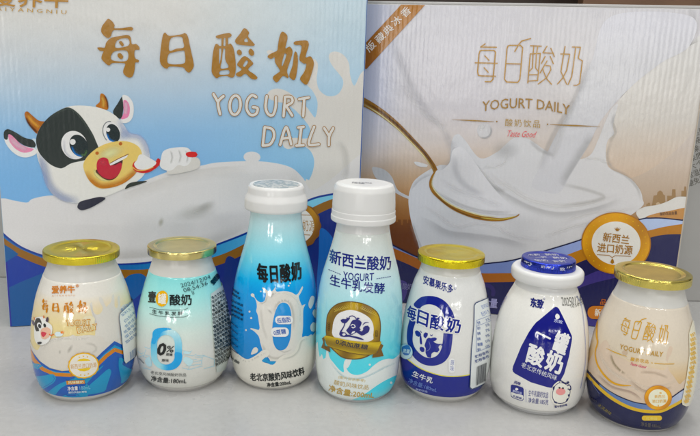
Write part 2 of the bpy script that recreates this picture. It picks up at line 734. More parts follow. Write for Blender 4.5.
def rounded(pts, r=0.0006, n=4):
    """round the corners of a lathe profile [(z,r)...]"""
    out = [pts[0]]
    for i in range(1, len(pts) - 1):
        a, b, c = (np.array(pts[k], float) for k in (i - 1, i, i + 1))
        u, v = a - b, c - b
        lu, lv = np.linalg.norm(u), np.linalg.norm(v)
        d = min(r, lu * 0.45, lv * 0.45)
        p, q = b + u / lu * d, b + v / lv * d
        for t in np.linspace(0, 1, n + 1):
            out.append(tuple((1 - t) ** 2 * p + 2 * t * (1 - t) * b + t * t * q))
    out.append(pts[-1])
    return out


def sleeve(surf, z0, z1, colfn, parent, name='printed_sleeve'):
    """shrink film around the bottle: (theta, z) grid with its base colour"""
    seg, rows = 240, 64
    surf.z0, surf.z1 = z0 + 0.0001, z1 - 0.0001
    zs = np.linspace(z0, z1, rows)
    th = np.linspace(-math.pi, math.pi, seg, endpoint=False)
    uv = np.array([(t * 30, z * 1000) for z in zs for t in th])
    P, n = surf.loc(uv, 0.00007)
    px = topx(surf.world(P))
    c = colfn(px, uv)
    # rolled-in ends so the film reads as a real thin layer
    faces = []
    for k in range(rows - 1):
        for i in range(seg):
            j = (i + 1) % seg
            faces.append((k * seg + i, k * seg + j, (k + 1) * seg + j, (k + 1) * seg + i))
    me = bpy.data.meshes.new(name)
    P2, _ = surf.loc(uv[:seg] + np.array([0, -0.05]), -0.0001)
    P3, _ = surf.loc(uv[-seg:] + np.array([0, 0.05]), -0.0001)
    b0 = len(P)
    b1 = b0 + seg
    for i in range(seg):
        j = (i + 1) % seg
        faces.append((b0 + i, b0 + j, j, i))
        faces.append(((rows - 1) * seg + i, (rows - 1) * seg + j, b1 + j, b1 + i))
    A = np.concatenate([P, P2, P3])
    me.from_pydata(A.tolist(), [], faces)
    a = me.color_attributes.new('ink', 'FLOAT_COLOR', 'POINT')
    C_ = alb(c)
    a.data.foreach_set('color', np.concatenate([C_, C_[:seg], C_[-seg:]]).astype(np.float32).ravel())
    return link_mesh(name, me, parent, INK['film'], True)


def ramp(stops):
    """colour by photo row: stops [(y, (r,g,b)), ...]"""
    ys = [q[0] for q in stops]
    cs = np.array([q[1] for q in stops], float)
    return lambda px: np.stack([np.interp(px[:, 1], ys, cs[:, k]) for k in range(3)], 1)


def zramp(stops):
    """sleeve colour by height in mm"""
    zs = [q[0] for q in stops]
    cs = np.array([q[1] for q in stops], float)
    return lambda px, uv: np.stack([np.interp(uv[:, 1], zs, cs[:, k]) for k in range(3)], 1)


# ================================================================ setting
def table_mat():
    m, nt, b = mat_base('table_laminate')
    tcn = N(nt, 'ShaderNodeTexCoord')
    vec = tcn.outputs['Object']
    mixv = math_node(nt, 'ADD', math_node(nt, 'MULTIPLY', noise(nt, vec, 9, 4), 0.6), math_node(nt, 'MULTIPLY', noise(nt, vec, 260, 3), 0.4))
    r = N(nt, 'ShaderNodeValToRGB')
    r.color_ramp.elements[0].position = 0.3
    r.color_ramp.elements[0].color = (0.44, 0.437, 0.43, 1)
    r.color_ramp.elements[1].position = 0.7
    r.color_ramp.elements[1].color = (0.55, 0.547, 0.537, 1)
    nt.links.new(mixv, r.inputs[0])
    # sparse grey-brown scuffs and dust
    sc = noise(nt, vec, 38, 5, 0.7, (1, 3.5, 1))
    dust = noise(nt, vec, 900, 1, 0.5)
    dr = N(nt, 'ShaderNodeValToRGB')
    dr.color_ramp.elements[0].position = 0.70
    dr.color_ramp.elements[1].position = 0.76
    nt.links.new(dust, dr.inputs[0])
    sr = N(nt, 'ShaderNodeValToRGB')
    sr.color_ramp.elements[0].position = 0.72
    sr.color_ramp.elements[1].position = 0.80
    nt.links.new(sc, sr.inputs[0])
    mx = N(nt, 'ShaderNodeMix', data_type='RGBA')
    mx.inputs['B'].default_value = (0.22, 0.20, 0.17, 1)
    nt.links.new(math_node(nt, 'ADD', math_node(nt, 'MULTIPLY', sr.outputs[0], 0.6), math_node(nt, 'MULTIPLY', dr.outputs[0], 0.35)), mx.inputs['Factor'])
    nt.links.new(r.outputs[0], mx.inputs['A'])
    nt.links.new(mx.outputs['Result'], b.inputs['Base Color'])
    rr = N(nt, 'ShaderNodeMapRange')
    rr.inputs[3].default_value = 0.20
    rr.inputs[4].default_value = 0.38
    nt.links.new(noise(nt, vec, 30, 3), rr.inputs[0])
    nt.links.new(rr.outputs[0], b.inputs['Roughness'])
    b.inputs['Specular IOR Level'].default_value = 0.45
    bump(nt, b, math_node(nt, 'MULTIPLY', noise(nt, vec, 500, 3), 0.00005))
    return m


def matte(name, rgb, rough=0.6, nscale=40, var=0.12, bumpamp=0.0001):
    m, nt, b = mat_base(name)
    tcn = N(nt, 'ShaderNodeTexCoord')
    vec = tcn.outputs['Object']
    r = N(nt, 'ShaderNodeValToRGB')
    r.color_ramp.elements[0].position = 0.3
    r.color_ramp.elements[0].color = (*[c * (1 - var) for c in rgb], 1)
    r.color_ramp.elements[1].position = 0.7
    r.color_ramp.elements[1].color = (*[min(1, c * (1 + var)) for c in rgb], 1)
    nt.links.new(noise(nt, vec, nscale, 4), r.inputs[0])
    nt.links.new(r.outputs[0], b.inputs['Base Color'])
    b.inputs['Roughness'].default_value = rough
    bump(nt, b, math_node(nt, 'MULTIPLY', noise(nt, vec, nscale * 8, 3), bumpamp))
    return m


def box_mesh(name, x0, y0, z0, x1, y1, z1, parent, m, bevel=0.0):
    import bmesh
    bm = bmesh.new()
    bmesh.ops.create_cube(bm, size=1)
    for v in bm.verts:
        v.co = Vector(((x0 + x1) / 2 + v.co.x * (x1 - x0), (y0 + y1) / 2 + v.co.y * (y1 - y0), (z0 + z1) / 2 + v.co.z * (z1 - z0)))
    if bevel:
        bmesh.ops.bevel(bm, geom=list(bm.edges), offset=bevel, segments=3, profile=0.5, affect='EDGES')
    me = bpy.data.meshes.new(name)
    bm.to_mesh(me)
    bm.free()
    return link_mesh(name, me, parent, [m] if not isinstance(m, list) else m, False)


t = box_mesh('table_top', -1.1, -0.35, -0.03, 1.1, 0.86, 0.0, None, table_mat(), 0.002)
t['kind'] = 'structure'
w = box_mesh('wall', -2.0, 0.90, -0.9, 2.0, 1.0, 0.62, None, matte('dark_brown_wall', (0.045, 0.028, 0.018), 0.5, 30, 0.35))
w['kind'] = 'structure'

# pale cartons seen at both edges of the picture, behind the printed ones
pale = matte('pale_grey_card', (0.40, 0.395, 0.38), 0.45, 14, 0.06, 0.00012)
g = thing('plain_carton', 'plain pale grey carton at the right edge with small dark marks printed on it', 'carton', (0.292, 0.630, 0), 0.05)
box_mesh('carton_body', 0, 0, 0, 0.34, 0.2, 0.235, g, pale, 0.0015)
me_marks = Face((0.292, 0.630, 0), 0.05, 0.34, 0.235)
me_marks.kind = 'carton'
g = thing('plain_carton', 'plain pale grey carton at the left edge beside the blue and white carton', 'carton', (-0.64, 0.618, 0), 0.03)
box_mesh('carton_body', 0, 0, 0, 0.34, 0.2, 0.235, g, pale, 0.0015)
marks = Art(me_marks)
for i, (yy, tx) in enumerate([(131, '品名酸奶'), (139, '规格180'), (147, '克乘十二'), (155, '保质期'), (163, '六个月'), (171, '常温保存'), (179, '避免日晒')]):
    marks.text(tx, (689, yy + 8), (712, yy - 1), 6.5, (95, 92, 85), 0.01)
marks.build('printed_marks', bpy.data.objects['plain_carton'])

wood = matte('light_brown_board', (0.16, 0.085, 0.045), 0.5, 12, 0.3)
bd = box_mesh('wooden_board', 0.245, 0.80, 0.0, 0.70, 0.82, 0.60, None, wood, 0.001)
bd['label'] = 'brown wooden board standing behind the white and gold carton, seen above its right end'
bd['category'] = 'board'


# ================================================================ cartons
def carton(name, label, face, depth, body_rgb):
    root = thing(name, label, 'carton', tuple(face.o), face.yaw, group='printed yogurt gift cartons')
    m, nt, b = mat_base(name + '_board')
    b.inputs['Base Color'].default_value = (*body_rgb, 1)
    b.inputs['Roughness'].default_value = 0.3
    box_mesh('carton_body', 0, 0, 0, face.w, depth, face.h, root, m, 0.0012)
    # closed flaps with the centre seam and clear tape on top
    box_mesh('top_flap', 0.001, 0.001, face.h, face.w - 0.001, depth / 2 - 0.0006, face.h + 0.0022, root, m, 0.0006)
    box_mesh('top_flap', 0.001, depth / 2 + 0.0006, face.h, face.w - 0.001, depth - 0.001, face.h + 0.0022, root, m, 0.0006)
    return root


F1 = Face((-0.2594, 0.5084, 0), 0.2530, 0.2761, 0.300)
F2 = Face((0.00287, 0.61035, 0), -0.2597, 0.2695, 0.2570)
BOX1 = carton('yogurt_carton', 'glossy pale blue carton with a cartoon cow holding a red spoon', F1, 0.17, (0.35, 0.5, 0.62))
BOX2 = carton('yogurt_carton', 'glossy white and gold carton with a golden spoon over splashing yogurt', F2, 0.17, (0.55, 0.54, 0.53))

# ---- carton 1, artwork
MILK = (196, 195, 195)
a = Art(F1)
GOLD = (156, 112, 8)
W_, H_ = F1.w * 1000, F1.h * 1000


def sky(px):  # printed blue gradient; its whitish top has the varnish reflection put into the colour
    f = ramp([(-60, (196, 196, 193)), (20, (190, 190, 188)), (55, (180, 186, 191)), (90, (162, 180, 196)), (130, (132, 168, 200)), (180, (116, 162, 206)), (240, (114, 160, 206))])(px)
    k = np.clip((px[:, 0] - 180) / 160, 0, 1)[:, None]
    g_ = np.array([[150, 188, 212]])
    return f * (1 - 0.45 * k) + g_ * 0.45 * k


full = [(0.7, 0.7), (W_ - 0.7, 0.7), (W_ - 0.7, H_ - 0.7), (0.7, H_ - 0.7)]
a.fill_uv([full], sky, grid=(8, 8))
# white splash on the right of the sky
c = lambda p: K(256, 40, 6.14, p)
SPL = lambda px: ramp([(40, (194, 192, 188)), (110, (192, 190, 186)), (200, (196, 194, 190))])(px)
a.poly(c([(350, 115), (378, 140), (378, 190), (372, 240), (385, 300), (425, 338), (465, 345), (505, 330), (530, 290), (535, 250), (515, 215), (470, 160), (450, 120), (448, 90), (470, 72), (510, 75), (550, 105), (572, 150), (578, 215), (603, 280),
          (640, 210), (672, 180), (700, 170), (700, 240), (700, 1200), (560, 1200), (330, 1130), (300, 870), (325, 860), (350, 800), (357, 740), (340, 690), (310, 660), (270, 640), (240, 655), (200, 670), (170, 655), (165, 625), (200, 605), (250, 600), (300, 605), (333, 590),
          (330, 540), (300, 495), (240, 430), (180, 390), (130, 380), (80, 360), (70, 330), (95, 305), (140, 298), (190, 315), (240, 350), (300, 400), (340, 450), (362, 475), (375, 430), (375, 370), (345, 310), (300, 260), (290, 200), (320, 150)]), SPL, grid=(8, 8))
a.poly(c([(65, 70), (80, 60), (105, 68), (130, 90), (120, 110), (85, 100)]), SPL)
# wave of milk across the lower part
a.poly([(-30, 205), (0, 198.5), (14, 200.5), (27, 202.5), (32, 199), (45, 196), (60, 195.5), (90, 197), (125, 188), (169, 171.5), (200, 165.8), (213, 163), (224, 162), (252, 161), (275, 163), (292, 168), (303, 178), (312, 190), (330, 180), (370, 150), (375, 190),
        (362, 190), (333, 193.5), (309, 199.5), (280, 215), (250, 231), (220, 243), (200, 250), (160, 260), (130, 263.5), (90, 263), (50, 257), (25, 248.5), (10, 239), (1, 231), (-20, 220)], MILK)
a.poly(ell(252, 157, 8.5, 5.5, 3, 24), MILK, smooth=False)
a.soft([(120, 196), (160, 180), (200, 170), (250, 166)], 2, 12, (200, 198, 194), 0.5)
a.soft([(18, 250), (60, 255), (130, 257), (200, 247), (250, 225)], 12, 3, (168, 166, 160), 0.5)
a.blob(205, 207, 14, 6, -25, (158, 158, 152), 0.38)
a.blob(196, 212, 26, 10, -10, (172, 172, 168), 0.4)
a.blob(161, 222, 3.5, 6, 20, (158, 156, 138), 0.4)
a.soft([(290, 175), (300, 195), (292, 220), (270, 235)], 8, 8, (206, 204, 200), 0.6)
a.soft([(338, 140), (345, 150), (347, 165), (345, 180)], 4, 7, (178, 178, 176), 0.5)
# blue swirl and gold ribbon along the bottom
LBL, MBL, DBL, NAV = (98, 160, 205), (0, 98, 168), (24, 62, 158), (18, 44, 128)
low = [(-20, 219), (1, 231.5), (10, 239.5), (25, 249), (50, 257.5), (90, 263.5), (130, 264), (160, 260.5), (200, 250.5), (220, 243.5), (250, 231.5), (280, 215.5), (309, 200), (333, 194), (362, 190.5), (376, 190), (380, 345), (-30, 345)]
a.poly(low, lambda px: DBL + (np.clip((px[:, :1] - 100) / 150, 0, 1)) * (np.array(NAV) - np.array(DBL)), grid=(8, 8))
up = [(1, 231.5), (10, 239.5), (25, 249), (50, 257.5), (90, 263.5), (130, 264), (160, 260.5), (200, 250.5), (220, 243.5), (250, 231.5), (280, 215.5), (309, 200), (333, 194), (372, 189)]
band = [(1, 240), (12, 248), (25, 255), (50, 264), (90, 271), (130, 274), (160, 272), (200, 265), (225, 258), (250, 246), (280, 230), (305, 216), (333, 203), (372, 193)]
a.poly(up + [(x, y) for x, y in band[::-1]], lambda px: np.array([[0, 105, 172]]) + np.clip((px[:, :1] - 120) / 170, 0, 1) * (np.array([[120, 178, 212]]) - np.array([[0, 105, 172]])), grid=(8, 8))
a.strokes([up], 1.9, (18, 62, 150), smooth=True)
a.strokes([band], [7, 8, 8.5, 9, 9, 8.5, 7.5], (142, 98, 14), smooth=True)
a.poly(K(0, 190, 5.385, [(0, 280), (60, 315), (100, 345), (25, 392), (0, 400)]), (0, 92, 152), smooth=False)
a.poly(K(0, 265, 5.385, [(20, 135), (110, 92), (215, 50), (330, -20), (420, -40), (420, 200), (330, 420), (10, 420)]), (0, 88, 150), smooth=False)
a.poly([(128, 276), (142, 274), (148, 283), (140, 294), (130, 300), (122, 288)], (0, 96, 165))
a.poly([(225, 262), (238, 262), (246, 285), (240, 330), (226, 330)], (16, 52, 130))
a.poly(K(300, 175, 5.385, [(105, 300), (130, 290), (170, 330), (190, 380), (175, 520), (110, 700), (90, 600), (100, 430)]), (20, 100, 178))
# dark blue printed edge where the side panel turns
a.fill_uv([[(W_ - 1.5, 0.7), (W_ - 0.65, 0.7), (W_ - 0.65, H_ - 0.7), (W_ - 1.0, H_ - 0.7)]], (22, 74, 158), grid=(8, 8))
a.fill_uv([[(0.65, 0.7), (1.6, 0.7), (1.6, 52), (0.65, 52)]], (50, 45, 150))
a.build('front_artwork', BOX1)

# ---- carton 1, cow drawing
a = Art(F1)
c = lambda p: K(0, 85, 5.0, p)
d = lambda p: K(60, 110, 5.0, p)
BLK, CW = (42, 52, 50), (208, 204, 200)
# body tuft and cheek behind the head, hand and spoon
a.poly(c([(160, 270), (185, 275), (190, 320), (165, 320)]), (175, 190, 200))
a.poly(c([(22, 270), (45, 260), (110, 300), (178, 320), (180, 345), (130, 362), (85, 350), (45, 315)]), (214, 212, 212))
a.poly(c([(42, 248), (60, 250), (110, 300), (170, 320), (160, 330), (120, 338), (80, 320), (50, 285)]), (205, 130, 160))
a.soft(c([(50, 262), (85, 300), (140, 325)]), 5, 4, (225, 180, 195), 0.7)
a.poly(c([(22, 268), (20, 235), (38, 220), (75, 235), (120, 262), (165, 275), (180, 300), (175, 312), (130, 305), (95, 285), (60, 252), (42, 246), (38, 272)]), BLK)
a.soft(c([(30, 228), (70, 240), (130, 272)]), 2, 1.5, (88, 98, 92), 0.7)
a.poly(c([(565, 135), (590, 90), (612, 55), (622, 70), (615, 130), (608, 165), (590, 165)]), BLK)
a.poly(c([(600, 175), (618, 150), (616, 90), (612, 52), (640, 55), (665, 90), (668, 140), (655, 175), (630, 190), (605, 187)]), (218, 218, 220))
a.poly(c([(618, 75), (640, 85), (650, 120), (640, 160), (605, 170), (618, 140)]), (205, 125, 160))
a.soft(c([(624, 80), (632, 110), (625, 150)]), 3, 3, (228, 185, 200), 0.6)
a.poly(c([(190, 245), (150, 205), (128, 165), (124, 140), (138, 132), (165, 155), (195, 178), (230, 185), (225, 215)]), (165, 100, 35))
a.soft(c([(135, 145), (160, 180), (200, 215)]), 3, 3, (205, 150, 75), 0.8)
a.soft(c([(128, 160), (150, 200), (190, 240)]), 1.8, 1.8, (95, 50, 15), 0.8)
a.poly(c([(478, 105), (498, 85), (500, 60), (505, 42), (522, 48), (538, 80), (540, 122), (510, 118)]), (175, 110, 40))
a.soft(c([(508, 52), (518, 85), (515, 115)]), 2.4, 2.4, (215, 165, 90), 0.7)
a.soft(c([(522, 50), (537, 85), (538, 120)]), 1.4, 1.4, (110, 60, 20), 0.7)
# head
head = c([(185, 300), (182, 260), (200, 215), (235, 170), (280, 135), (340, 108), (400, 102), (470, 108), (530, 125), (580, 155), (620, 200), (645, 240), (690, 252), (725, 280), (745, 330), (745, 390), (700, 470), (560, 545), (400, 590), (300, 570), (245, 520), (235, 460), (205, 410), (185, 350)])
a.poly(head, CW)
a.soft(c([(190, 330), (215, 420), (245, 510), (310, 568), (400, 588)]), 9, 3, (150, 160, 185), 0.75)
a.soft(c([(590, 165), (640, 240), (700, 258), (735, 310), (745, 380)]), 3, 7, (160, 170, 195), 0.6)
a.blob(*c([(620, 250)])[0], 9, 8, 0, (150, 165, 195), 0.5)
a.poly(c([(186, 312), (182, 262), (202, 212), (240, 165), (290, 130), (345, 112), (400, 150), (450, 220), (480, 280), (492, 330), (440, 370), (360, 390), (320, 412), (295, 415), (250, 395), (205, 350)]), BLK)
a.soft(c([(240, 172), (290, 138), (345, 120), (395, 155), (450, 235), (484, 310)]), 2.5, 1.0, (100, 112, 104), 0.6)
# eyes
a.poly(ell(*c([(372, 300)])[0], 12.8, 14.5, -25, 36), (222, 220, 220), smooth=False)
a.soft(c([(318, 270), (325, 335), (365, 372)]), 2.5, 0.5, (165, 170, 185), 0.7)
a.poly(ell(*c([(395, 303)])[0], 8.8, 11.6, -28, 36), (25, 42, 45), smooth=False)
a.soft(c([(356, 305), (375, 345), (415, 360)]), 2.6, 0.5, (20, 120, 195), 0.9)
a.soft(c([(400, 345), (425, 350), (435, 320)]), 2, 1.6, (90, 125, 80), 0.7)
a.poly(ell(*c([(364, 284)])[0], 2.9, 2.9, 0, 20), (228, 230, 232), smooth=False)
a.poly(ell(*c([(560, 238)])[0], 8.2, 11.0, -20, 36), (222, 222, 224), smooth=False)
a.strokes([ell(*c([(558, 236)])[0], 8.4, 11.2, -20, 40, 150, 290)], 0.8, (120, 125, 130))
a.poly(ell(*c([(566, 240)])[0], 6.6, 9.4, -20, 36), (25, 42, 45), smooth=False)
a.soft(c([(532, 240), (548, 275), (580, 285)]), 2.2, 0.5, (20, 120, 195), 0.9)
a.poly(ell(*c([(541, 223)])[0], 2.1, 2.1, 0, 18), (228, 230, 232), smooth=False)
# muzzle
a.poly(d([(118, 290), (125, 250), (165, 205), (220, 172), (290, 155), (350, 160), (395, 185), (410, 225), (400, 275), (370, 325), (310, 370), (240, 390), (190, 388), (145, 350)]), (222, 178, 110))
a.blob(*d([(250, 215)])[0], 20, 9, -20, (240, 214, 160), 0.9)
a.soft(d([(122, 300), (150, 352), (200, 386), (260, 384), (320, 362), (375, 318), (404, 265)]), 7, 1, (190, 118, 45), 0.75)
a.soft(d([(170, 290), (180, 320), (210, 345), (260, 350)]), 2.5, 2.5, (235, 205, 150), 0.8)
for x, y in ((186, 215), (303, 168)):
    a.poly(ell(*d([(x, y)])[0], 1.8, 1.7, 0, 14), (178, 98, 40), smooth=False)
# mouth, tongue
a.poly(d([(180, 300), (190, 320), (230, 348), (270, 345), (300, 310), (314, 250), (295, 258), (240, 275)]), (75, 22, 25))
a.poly(d([(183, 280), (190, 250), (215, 236), (240, 245), (248, 270), (275, 275), (305, 262), (308, 290), (290, 325), (255, 345), (215, 335), (190, 308)]), (186, 40, 62))
a.blob(*d([(215, 262)])[0], 5, 4, 0, (215, 80, 95), 0.6)
a.poly(d([(248, 268), (290, 245), (340, 222), (335, 235), (300, 255), (252, 277)]), (225, 222, 218))
a.strokes([d([(250, 266), (290, 244), (342, 220)])], 0.7, (120, 60, 30))
# dark patches of the body behind the milk
a.poly(K(0, 190, 5.385, [(420, 78), (432, 62), (480, 48), (540, 36), (568, 46), (520, 78), (480, 98), (440, 108), (418, 95)]), (45, 47, 66))
a.poly(d([(325, 395), (340, 370), (375, 358), (435, 355), (400, 370), (350, 385)]), BLK)
# spoon and hoof
a.poly(d([(362, 275), (375, 255), (395, 262), (430, 275), (470, 265), (490, 240), (505, 262), (480, 290), (440, 312), (395, 312), (368, 298)]), (196, 28, 28))
a.strokes([d([(364, 285), (385, 300), (425, 300), (465, 285)])], 0.9, (225, 165, 90), smooth=True)
a.poly(d([(370, 268), (385, 250), (395, 225), (415, 222), (450, 240), (482, 262), (460, 285), (420, 298), (385, 292)]), (214, 210, 205))
a.poly(d([(540, 290), (560, 275), (680, 235), (690, 290), (545, 322)]), (190, 188, 184))
a.poly(d([(505, 240), (515, 208), (545, 192), (600, 185), (640, 190), (660, 220), (650, 262), (625, 280), (590, 275), (560, 300), (525, 300), (500, 280)]), (216, 213, 208))
for q in ([(550, 200), (560, 235), (550, 270)], [(590, 195), (602, 230), (592, 265)], [(625, 200), (637, 232), (630, 265)]):
    a.soft(d(q), 2, 0.8, (165, 165, 165), 0.7)
a.poly(d([(628, 218), (645, 208), (680, 210), (688, 222), (680, 234), (640, 234)]), (206, 20, 26))
a.build('cow_illustration', BOX1)

# ---- carton 1, brush lettering
MEI = [([(115, 42), (140, 60), (155, 85), (150, 100), (200, 100), (255, 93), (270, 105), (262, 115), (200, 113), (145, 115), (130, 150), (112, 162), (85, 145), (70, 120), (75, 90), (95, 62)], []),
       ([(105, 185), (135, 160), (185, 150), (230, 143), (252, 155), (262, 200), (285, 198), (305, 215), (308, 235), (280, 238), (280, 285), (305, 300), (300, 315), (282, 315), (278, 360), (265, 400), (240, 408), (210, 385), (208, 360), (220, 325), (200, 318), (140, 318), (120, 333), (95, 318), (72, 290), (78, 260), (85, 245), (60, 240), (45, 222), (70, 220), (92, 222), (98, 200)],
        [[(172, 175), (235, 165), (240, 208), (160, 222)], [(148, 248), (230, 243), (228, 303), (136, 298)]]),
       ([(180, 188), (195, 180), (212, 205), (202, 215)], []), ([(172, 262), (190, 256), (208, 278), (196, 294), (176, 282)], [])]
RI = [([(80, 95), (95, 78), (120, 98), (200, 88), (215, 80), (235, 100), (248, 160), (270, 260), (270, 295), (245, 327), (222, 315), (205, 295), (120, 290), (110, 303), (85, 295), (62, 258), (68, 170)],
       [[(130, 115), (195, 105), (205, 130), (210, 170), (165, 178), (120, 190)], [(115, 215), (150, 200), (205, 190), (214, 192), (220, 245), (205, 272), (115, 270)]])]
SUAN = [([(60, 90), (80, 80), (145, 68), (160, 85), (150, 95), (75, 103)], []),
        ([(62, 135), (85, 150), (95, 148), (97, 98), (110, 96), (108, 148), (120, 150), (122, 96), (136, 94), (138, 140), (150, 133), (170, 160), (182, 230), (185, 290), (175, 340), (150, 345), (130, 335), (85, 340), (65, 350), (38, 320), (35, 280), (45, 180)],
         [[(82, 165), (95, 162), (92, 215), (82, 262)], [(108, 165), (118, 165), (120, 235), (140, 272), (138, 284), (92, 288), (98, 240)], [(88, 305), (140, 300), (140, 325), (85, 327)]]),
        ([(238, 38), (268, 65), (262, 90), (295, 130), (298, 148), (210, 142), (185, 130), (182, 110), (210, 75)], [[(236, 112), (252, 100), (262, 122), (240, 124)]]),
        ([(192, 182), (206, 170), (222, 185), (220, 203), (205, 207), (194, 198)], []), ([(265, 178), (278, 165), (296, 182), (298, 205), (280, 210), (266, 195)], []),
        ([(240, 212), (290, 250), (290, 265), (262, 295), (300, 325), (320, 345), (310, 358), (280, 352), (245, 322), (215, 340), (190, 335), (187, 320), (222, 295), (195, 270), (200, 250)], [[(248, 240), (262, 248), (240, 280), (228, 275)]])]
NAI = [([(125, 35), (150, 50), (158, 75), (145, 138), (170, 128), (188, 150), (185, 185), (160, 260), (155, 285), (165, 315), (160, 325), (130, 310), (100, 345), (85, 350), (65, 325), (70, 312), (100, 290), (110, 275), (80, 225), (78, 195), (55, 205), (35, 195), (40, 180), (80, 160), (95, 150), (100, 110), (110, 60)],
        [[(140, 170), (152, 175), (140, 215), (125, 250), (122, 235)]]),
       ([(208, 158), (220, 180), (222, 240), (210, 320), (195, 337), (172, 320), (170, 300), (190, 240), (198, 175)], []),
       ([(195, 105), (205, 95), (275, 90), (290, 110), (285, 140), (270, 195), (300, 188), (320, 220), (318, 260), (290, 345), (270, 365), (240, 340), (238, 320), (265, 280), (275, 235), (260, 235), (235, 215), (232, 195), (245, 125), (205, 118)], [])]
SRC = {'mei': (MEI, (45, 42, 308, 408)), 'ri': (RI, (62, 78, 270, 327)), 'suan': (SUAN, (35, 38, 320, 358)), 'nai': (NAI, (35, 35, 320, 365))}


def brush(a, key, fn, col, step=1.6):
    for outer, holes in SRC[key][0]:
        a.fill([catmull(fn(outer), step)], col, [catmull(fn(h), step) for h in holes])


a = Art(F1)
for key, x0, y0 in (('mei', 90, 12), ('ri', 150, 20), ('suan', 206, 22), ('nai', 262, 26)):
    brush(a, key, lambda p, x0=x0, y0=y0: K(x0, y0, 6.23, p), GOLD)
Y = [([(42, 45), (65, 85)]), ([(92, 55), (65, 85), (75, 145)])]
LET = [Y, [ell(150, 100, 27, 48, 5, 30).tolist() + [ell(150, 100, 27, 48, 5, 30).tolist()[0]]],
       [[(255, 60), (235, 50), (212, 75), (208, 120), (230, 150), (256, 142), (262, 115), (240, 110)]],
       [[(308, 55), (302, 110), (315, 145), (338, 150), (352, 112), (354, 60)]],
       [[(400, 58), (392, 155)], [(400, 58), (430, 60), (435, 85), (402, 105)], [(405, 105), (435, 152)]],
       [[(470, 70), (518, 62)], [(495, 70), (490, 155)]],
       [[(298, 210), (288, 300)], [(298, 210), (335, 220), (345, 255), (325, 295), (288, 302)]],
       [[(375, 298), (405, 210), (430, 295)], [(385, 268), (425, 262)]],
       [[(465, 212), (492, 208)], [(480, 212), (470, 300)], [(455, 302), (492, 300)]],
       [[(545, 208), (525, 260), (520, 298), (568, 295)]],
       [[(595, 215), (620, 255)], [(640, 215), (620, 255), (618, 300)]]]
a.build('title_lettering', BOX1)
a = Art(F1)
for col_, w_ in ((GOLD, 3.7), ((196, 194, 190), 2.5)):
    a.strokes([K(205, 85, 5, p) for L in LET for p in L], w_, col_, smooth=True)
a.build('outlined_lettering', BOX1)
a = Art(F1)
a.text('爱养牛', (-8, 6.2), (68, 8.2), 17, (168, 122, 30), 0.02)
a.text('AIYANGNIU', (-4, 10.5), (66.5, 14.2), 3.8, (176, 140, 70), 0.0, spacing=1.6)
a.build('brand_lettering', BOX1)


def seal(a, cx, cy, rx, ry, col, rimcol, inner, rot=0, scallop=0.0, ring=0.72):
    n = 96
    th = np.linspace(0, 2 * math.pi, n, endpoint=False)
    k = 1 + scallop * np.cos(th * 16)
    c_, s_ = math.cos(math.radians(rot)), math.sin(math.radians(rot))
    x, y = rx * k * np.cos(th), ry * k * np.sin(th)
    a.fill([np.stack([cx + x * c_ - y * s_, cy + x * s_ + y * c_], 1)], rimcol)
    a.fill([ell(cx, cy, rx * 0.965, ry * 0.965, rot, 72)], col)
    a.fill([ell(cx, cy, rx * ring, ry * ring, rot, 60)], inner)


a = Art(F1)
gold_grad = lambda px: np.array([[150, 103, 12]]) + 25 * np.sin((px[:, :1] + px[:, 1:2]) / 9.0)
seal(a, 292, 225.5, 28.5, 25, gold_grad, (128, 84, 10), (205, 203, 198), 0, 0.02, 0.77)
a.text('新西兰进口奶源', (270, 229), (314.6, 231.5), 11.5, (160, 118, 30), 0.0)
a.strokes([[(296, 214.5), (311, 215)], [(296, 234), (310, 234.8)]], 0.7, (160, 118, 30))
a.build('seal_badge', BOX1)

# ================================================================ carton 2
a = Art(F2)
W_, H_ = F2.w * 1000, F2.h * 1000
full = [(0.7, 0.7), (W_ - 0.7, 0.7), (W_ - 0.7, H_ - 0.7), (0.7, H_ - 0.7)]


def base2(px):
    top = ramp([(0, (186, 185, 191)), (60, (185, 183, 189)), (110, (184, 181, 186)), (140, (184, 177, 175)), (165, (180, 163, 148)), (190, (170, 134, 98)), (205, (155, 112, 68)), (222, (138, 88, 42)), (250, (112, 62, 18)), (300, (110, 60, 18))])(px)
    right = ramp([(0, (186, 185, 190)), (90, (184, 181, 182)), (130, (184, 177, 173)), (165, (180, 167, 155)), (200, (168, 149, 130)), (225, (160, 120, 80))])(px)
    k = np.clip((px[:, :1] - 480) / 80, 0, 1)
    c_ = top * (1 - k) + right * k
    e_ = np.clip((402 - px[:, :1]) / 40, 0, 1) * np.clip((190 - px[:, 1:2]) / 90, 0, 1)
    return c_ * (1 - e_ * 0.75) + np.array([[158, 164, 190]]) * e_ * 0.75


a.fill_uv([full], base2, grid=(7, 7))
# grey soft fold at the upper right of the print
a.poly([(705, 38), (690, 44), (665, 58), (650, 66), (636, 79), (622, 96), (612, 112), (607, 125), (596, 150), (590, 170), (640, 175), (700, 120)], lambda px: ramp([(40, (188, 187, 186)), (120, (188, 184, 179)), (178, (182, 163, 145))])(px), grid=(7, 7))
a.soft([(699, 41), (664, 59), (636, 81), (620, 99)], 0.3, 7, (140, 140, 142), 1.2)
a.soft([(690, 5), (692, 30), (680, 45), (664, 54)], 8, 4, (165, 165, 166), 0.5)
a.soft([(392, 40), (404, 70), (416, 95), (432, 118), (446, 130)], 7, 7, (165, 165, 170), 0.5)
a.soft([(402, 85), (420, 110), (440, 125), (448, 140)], 4, 4, (200, 199, 200), 0.6)
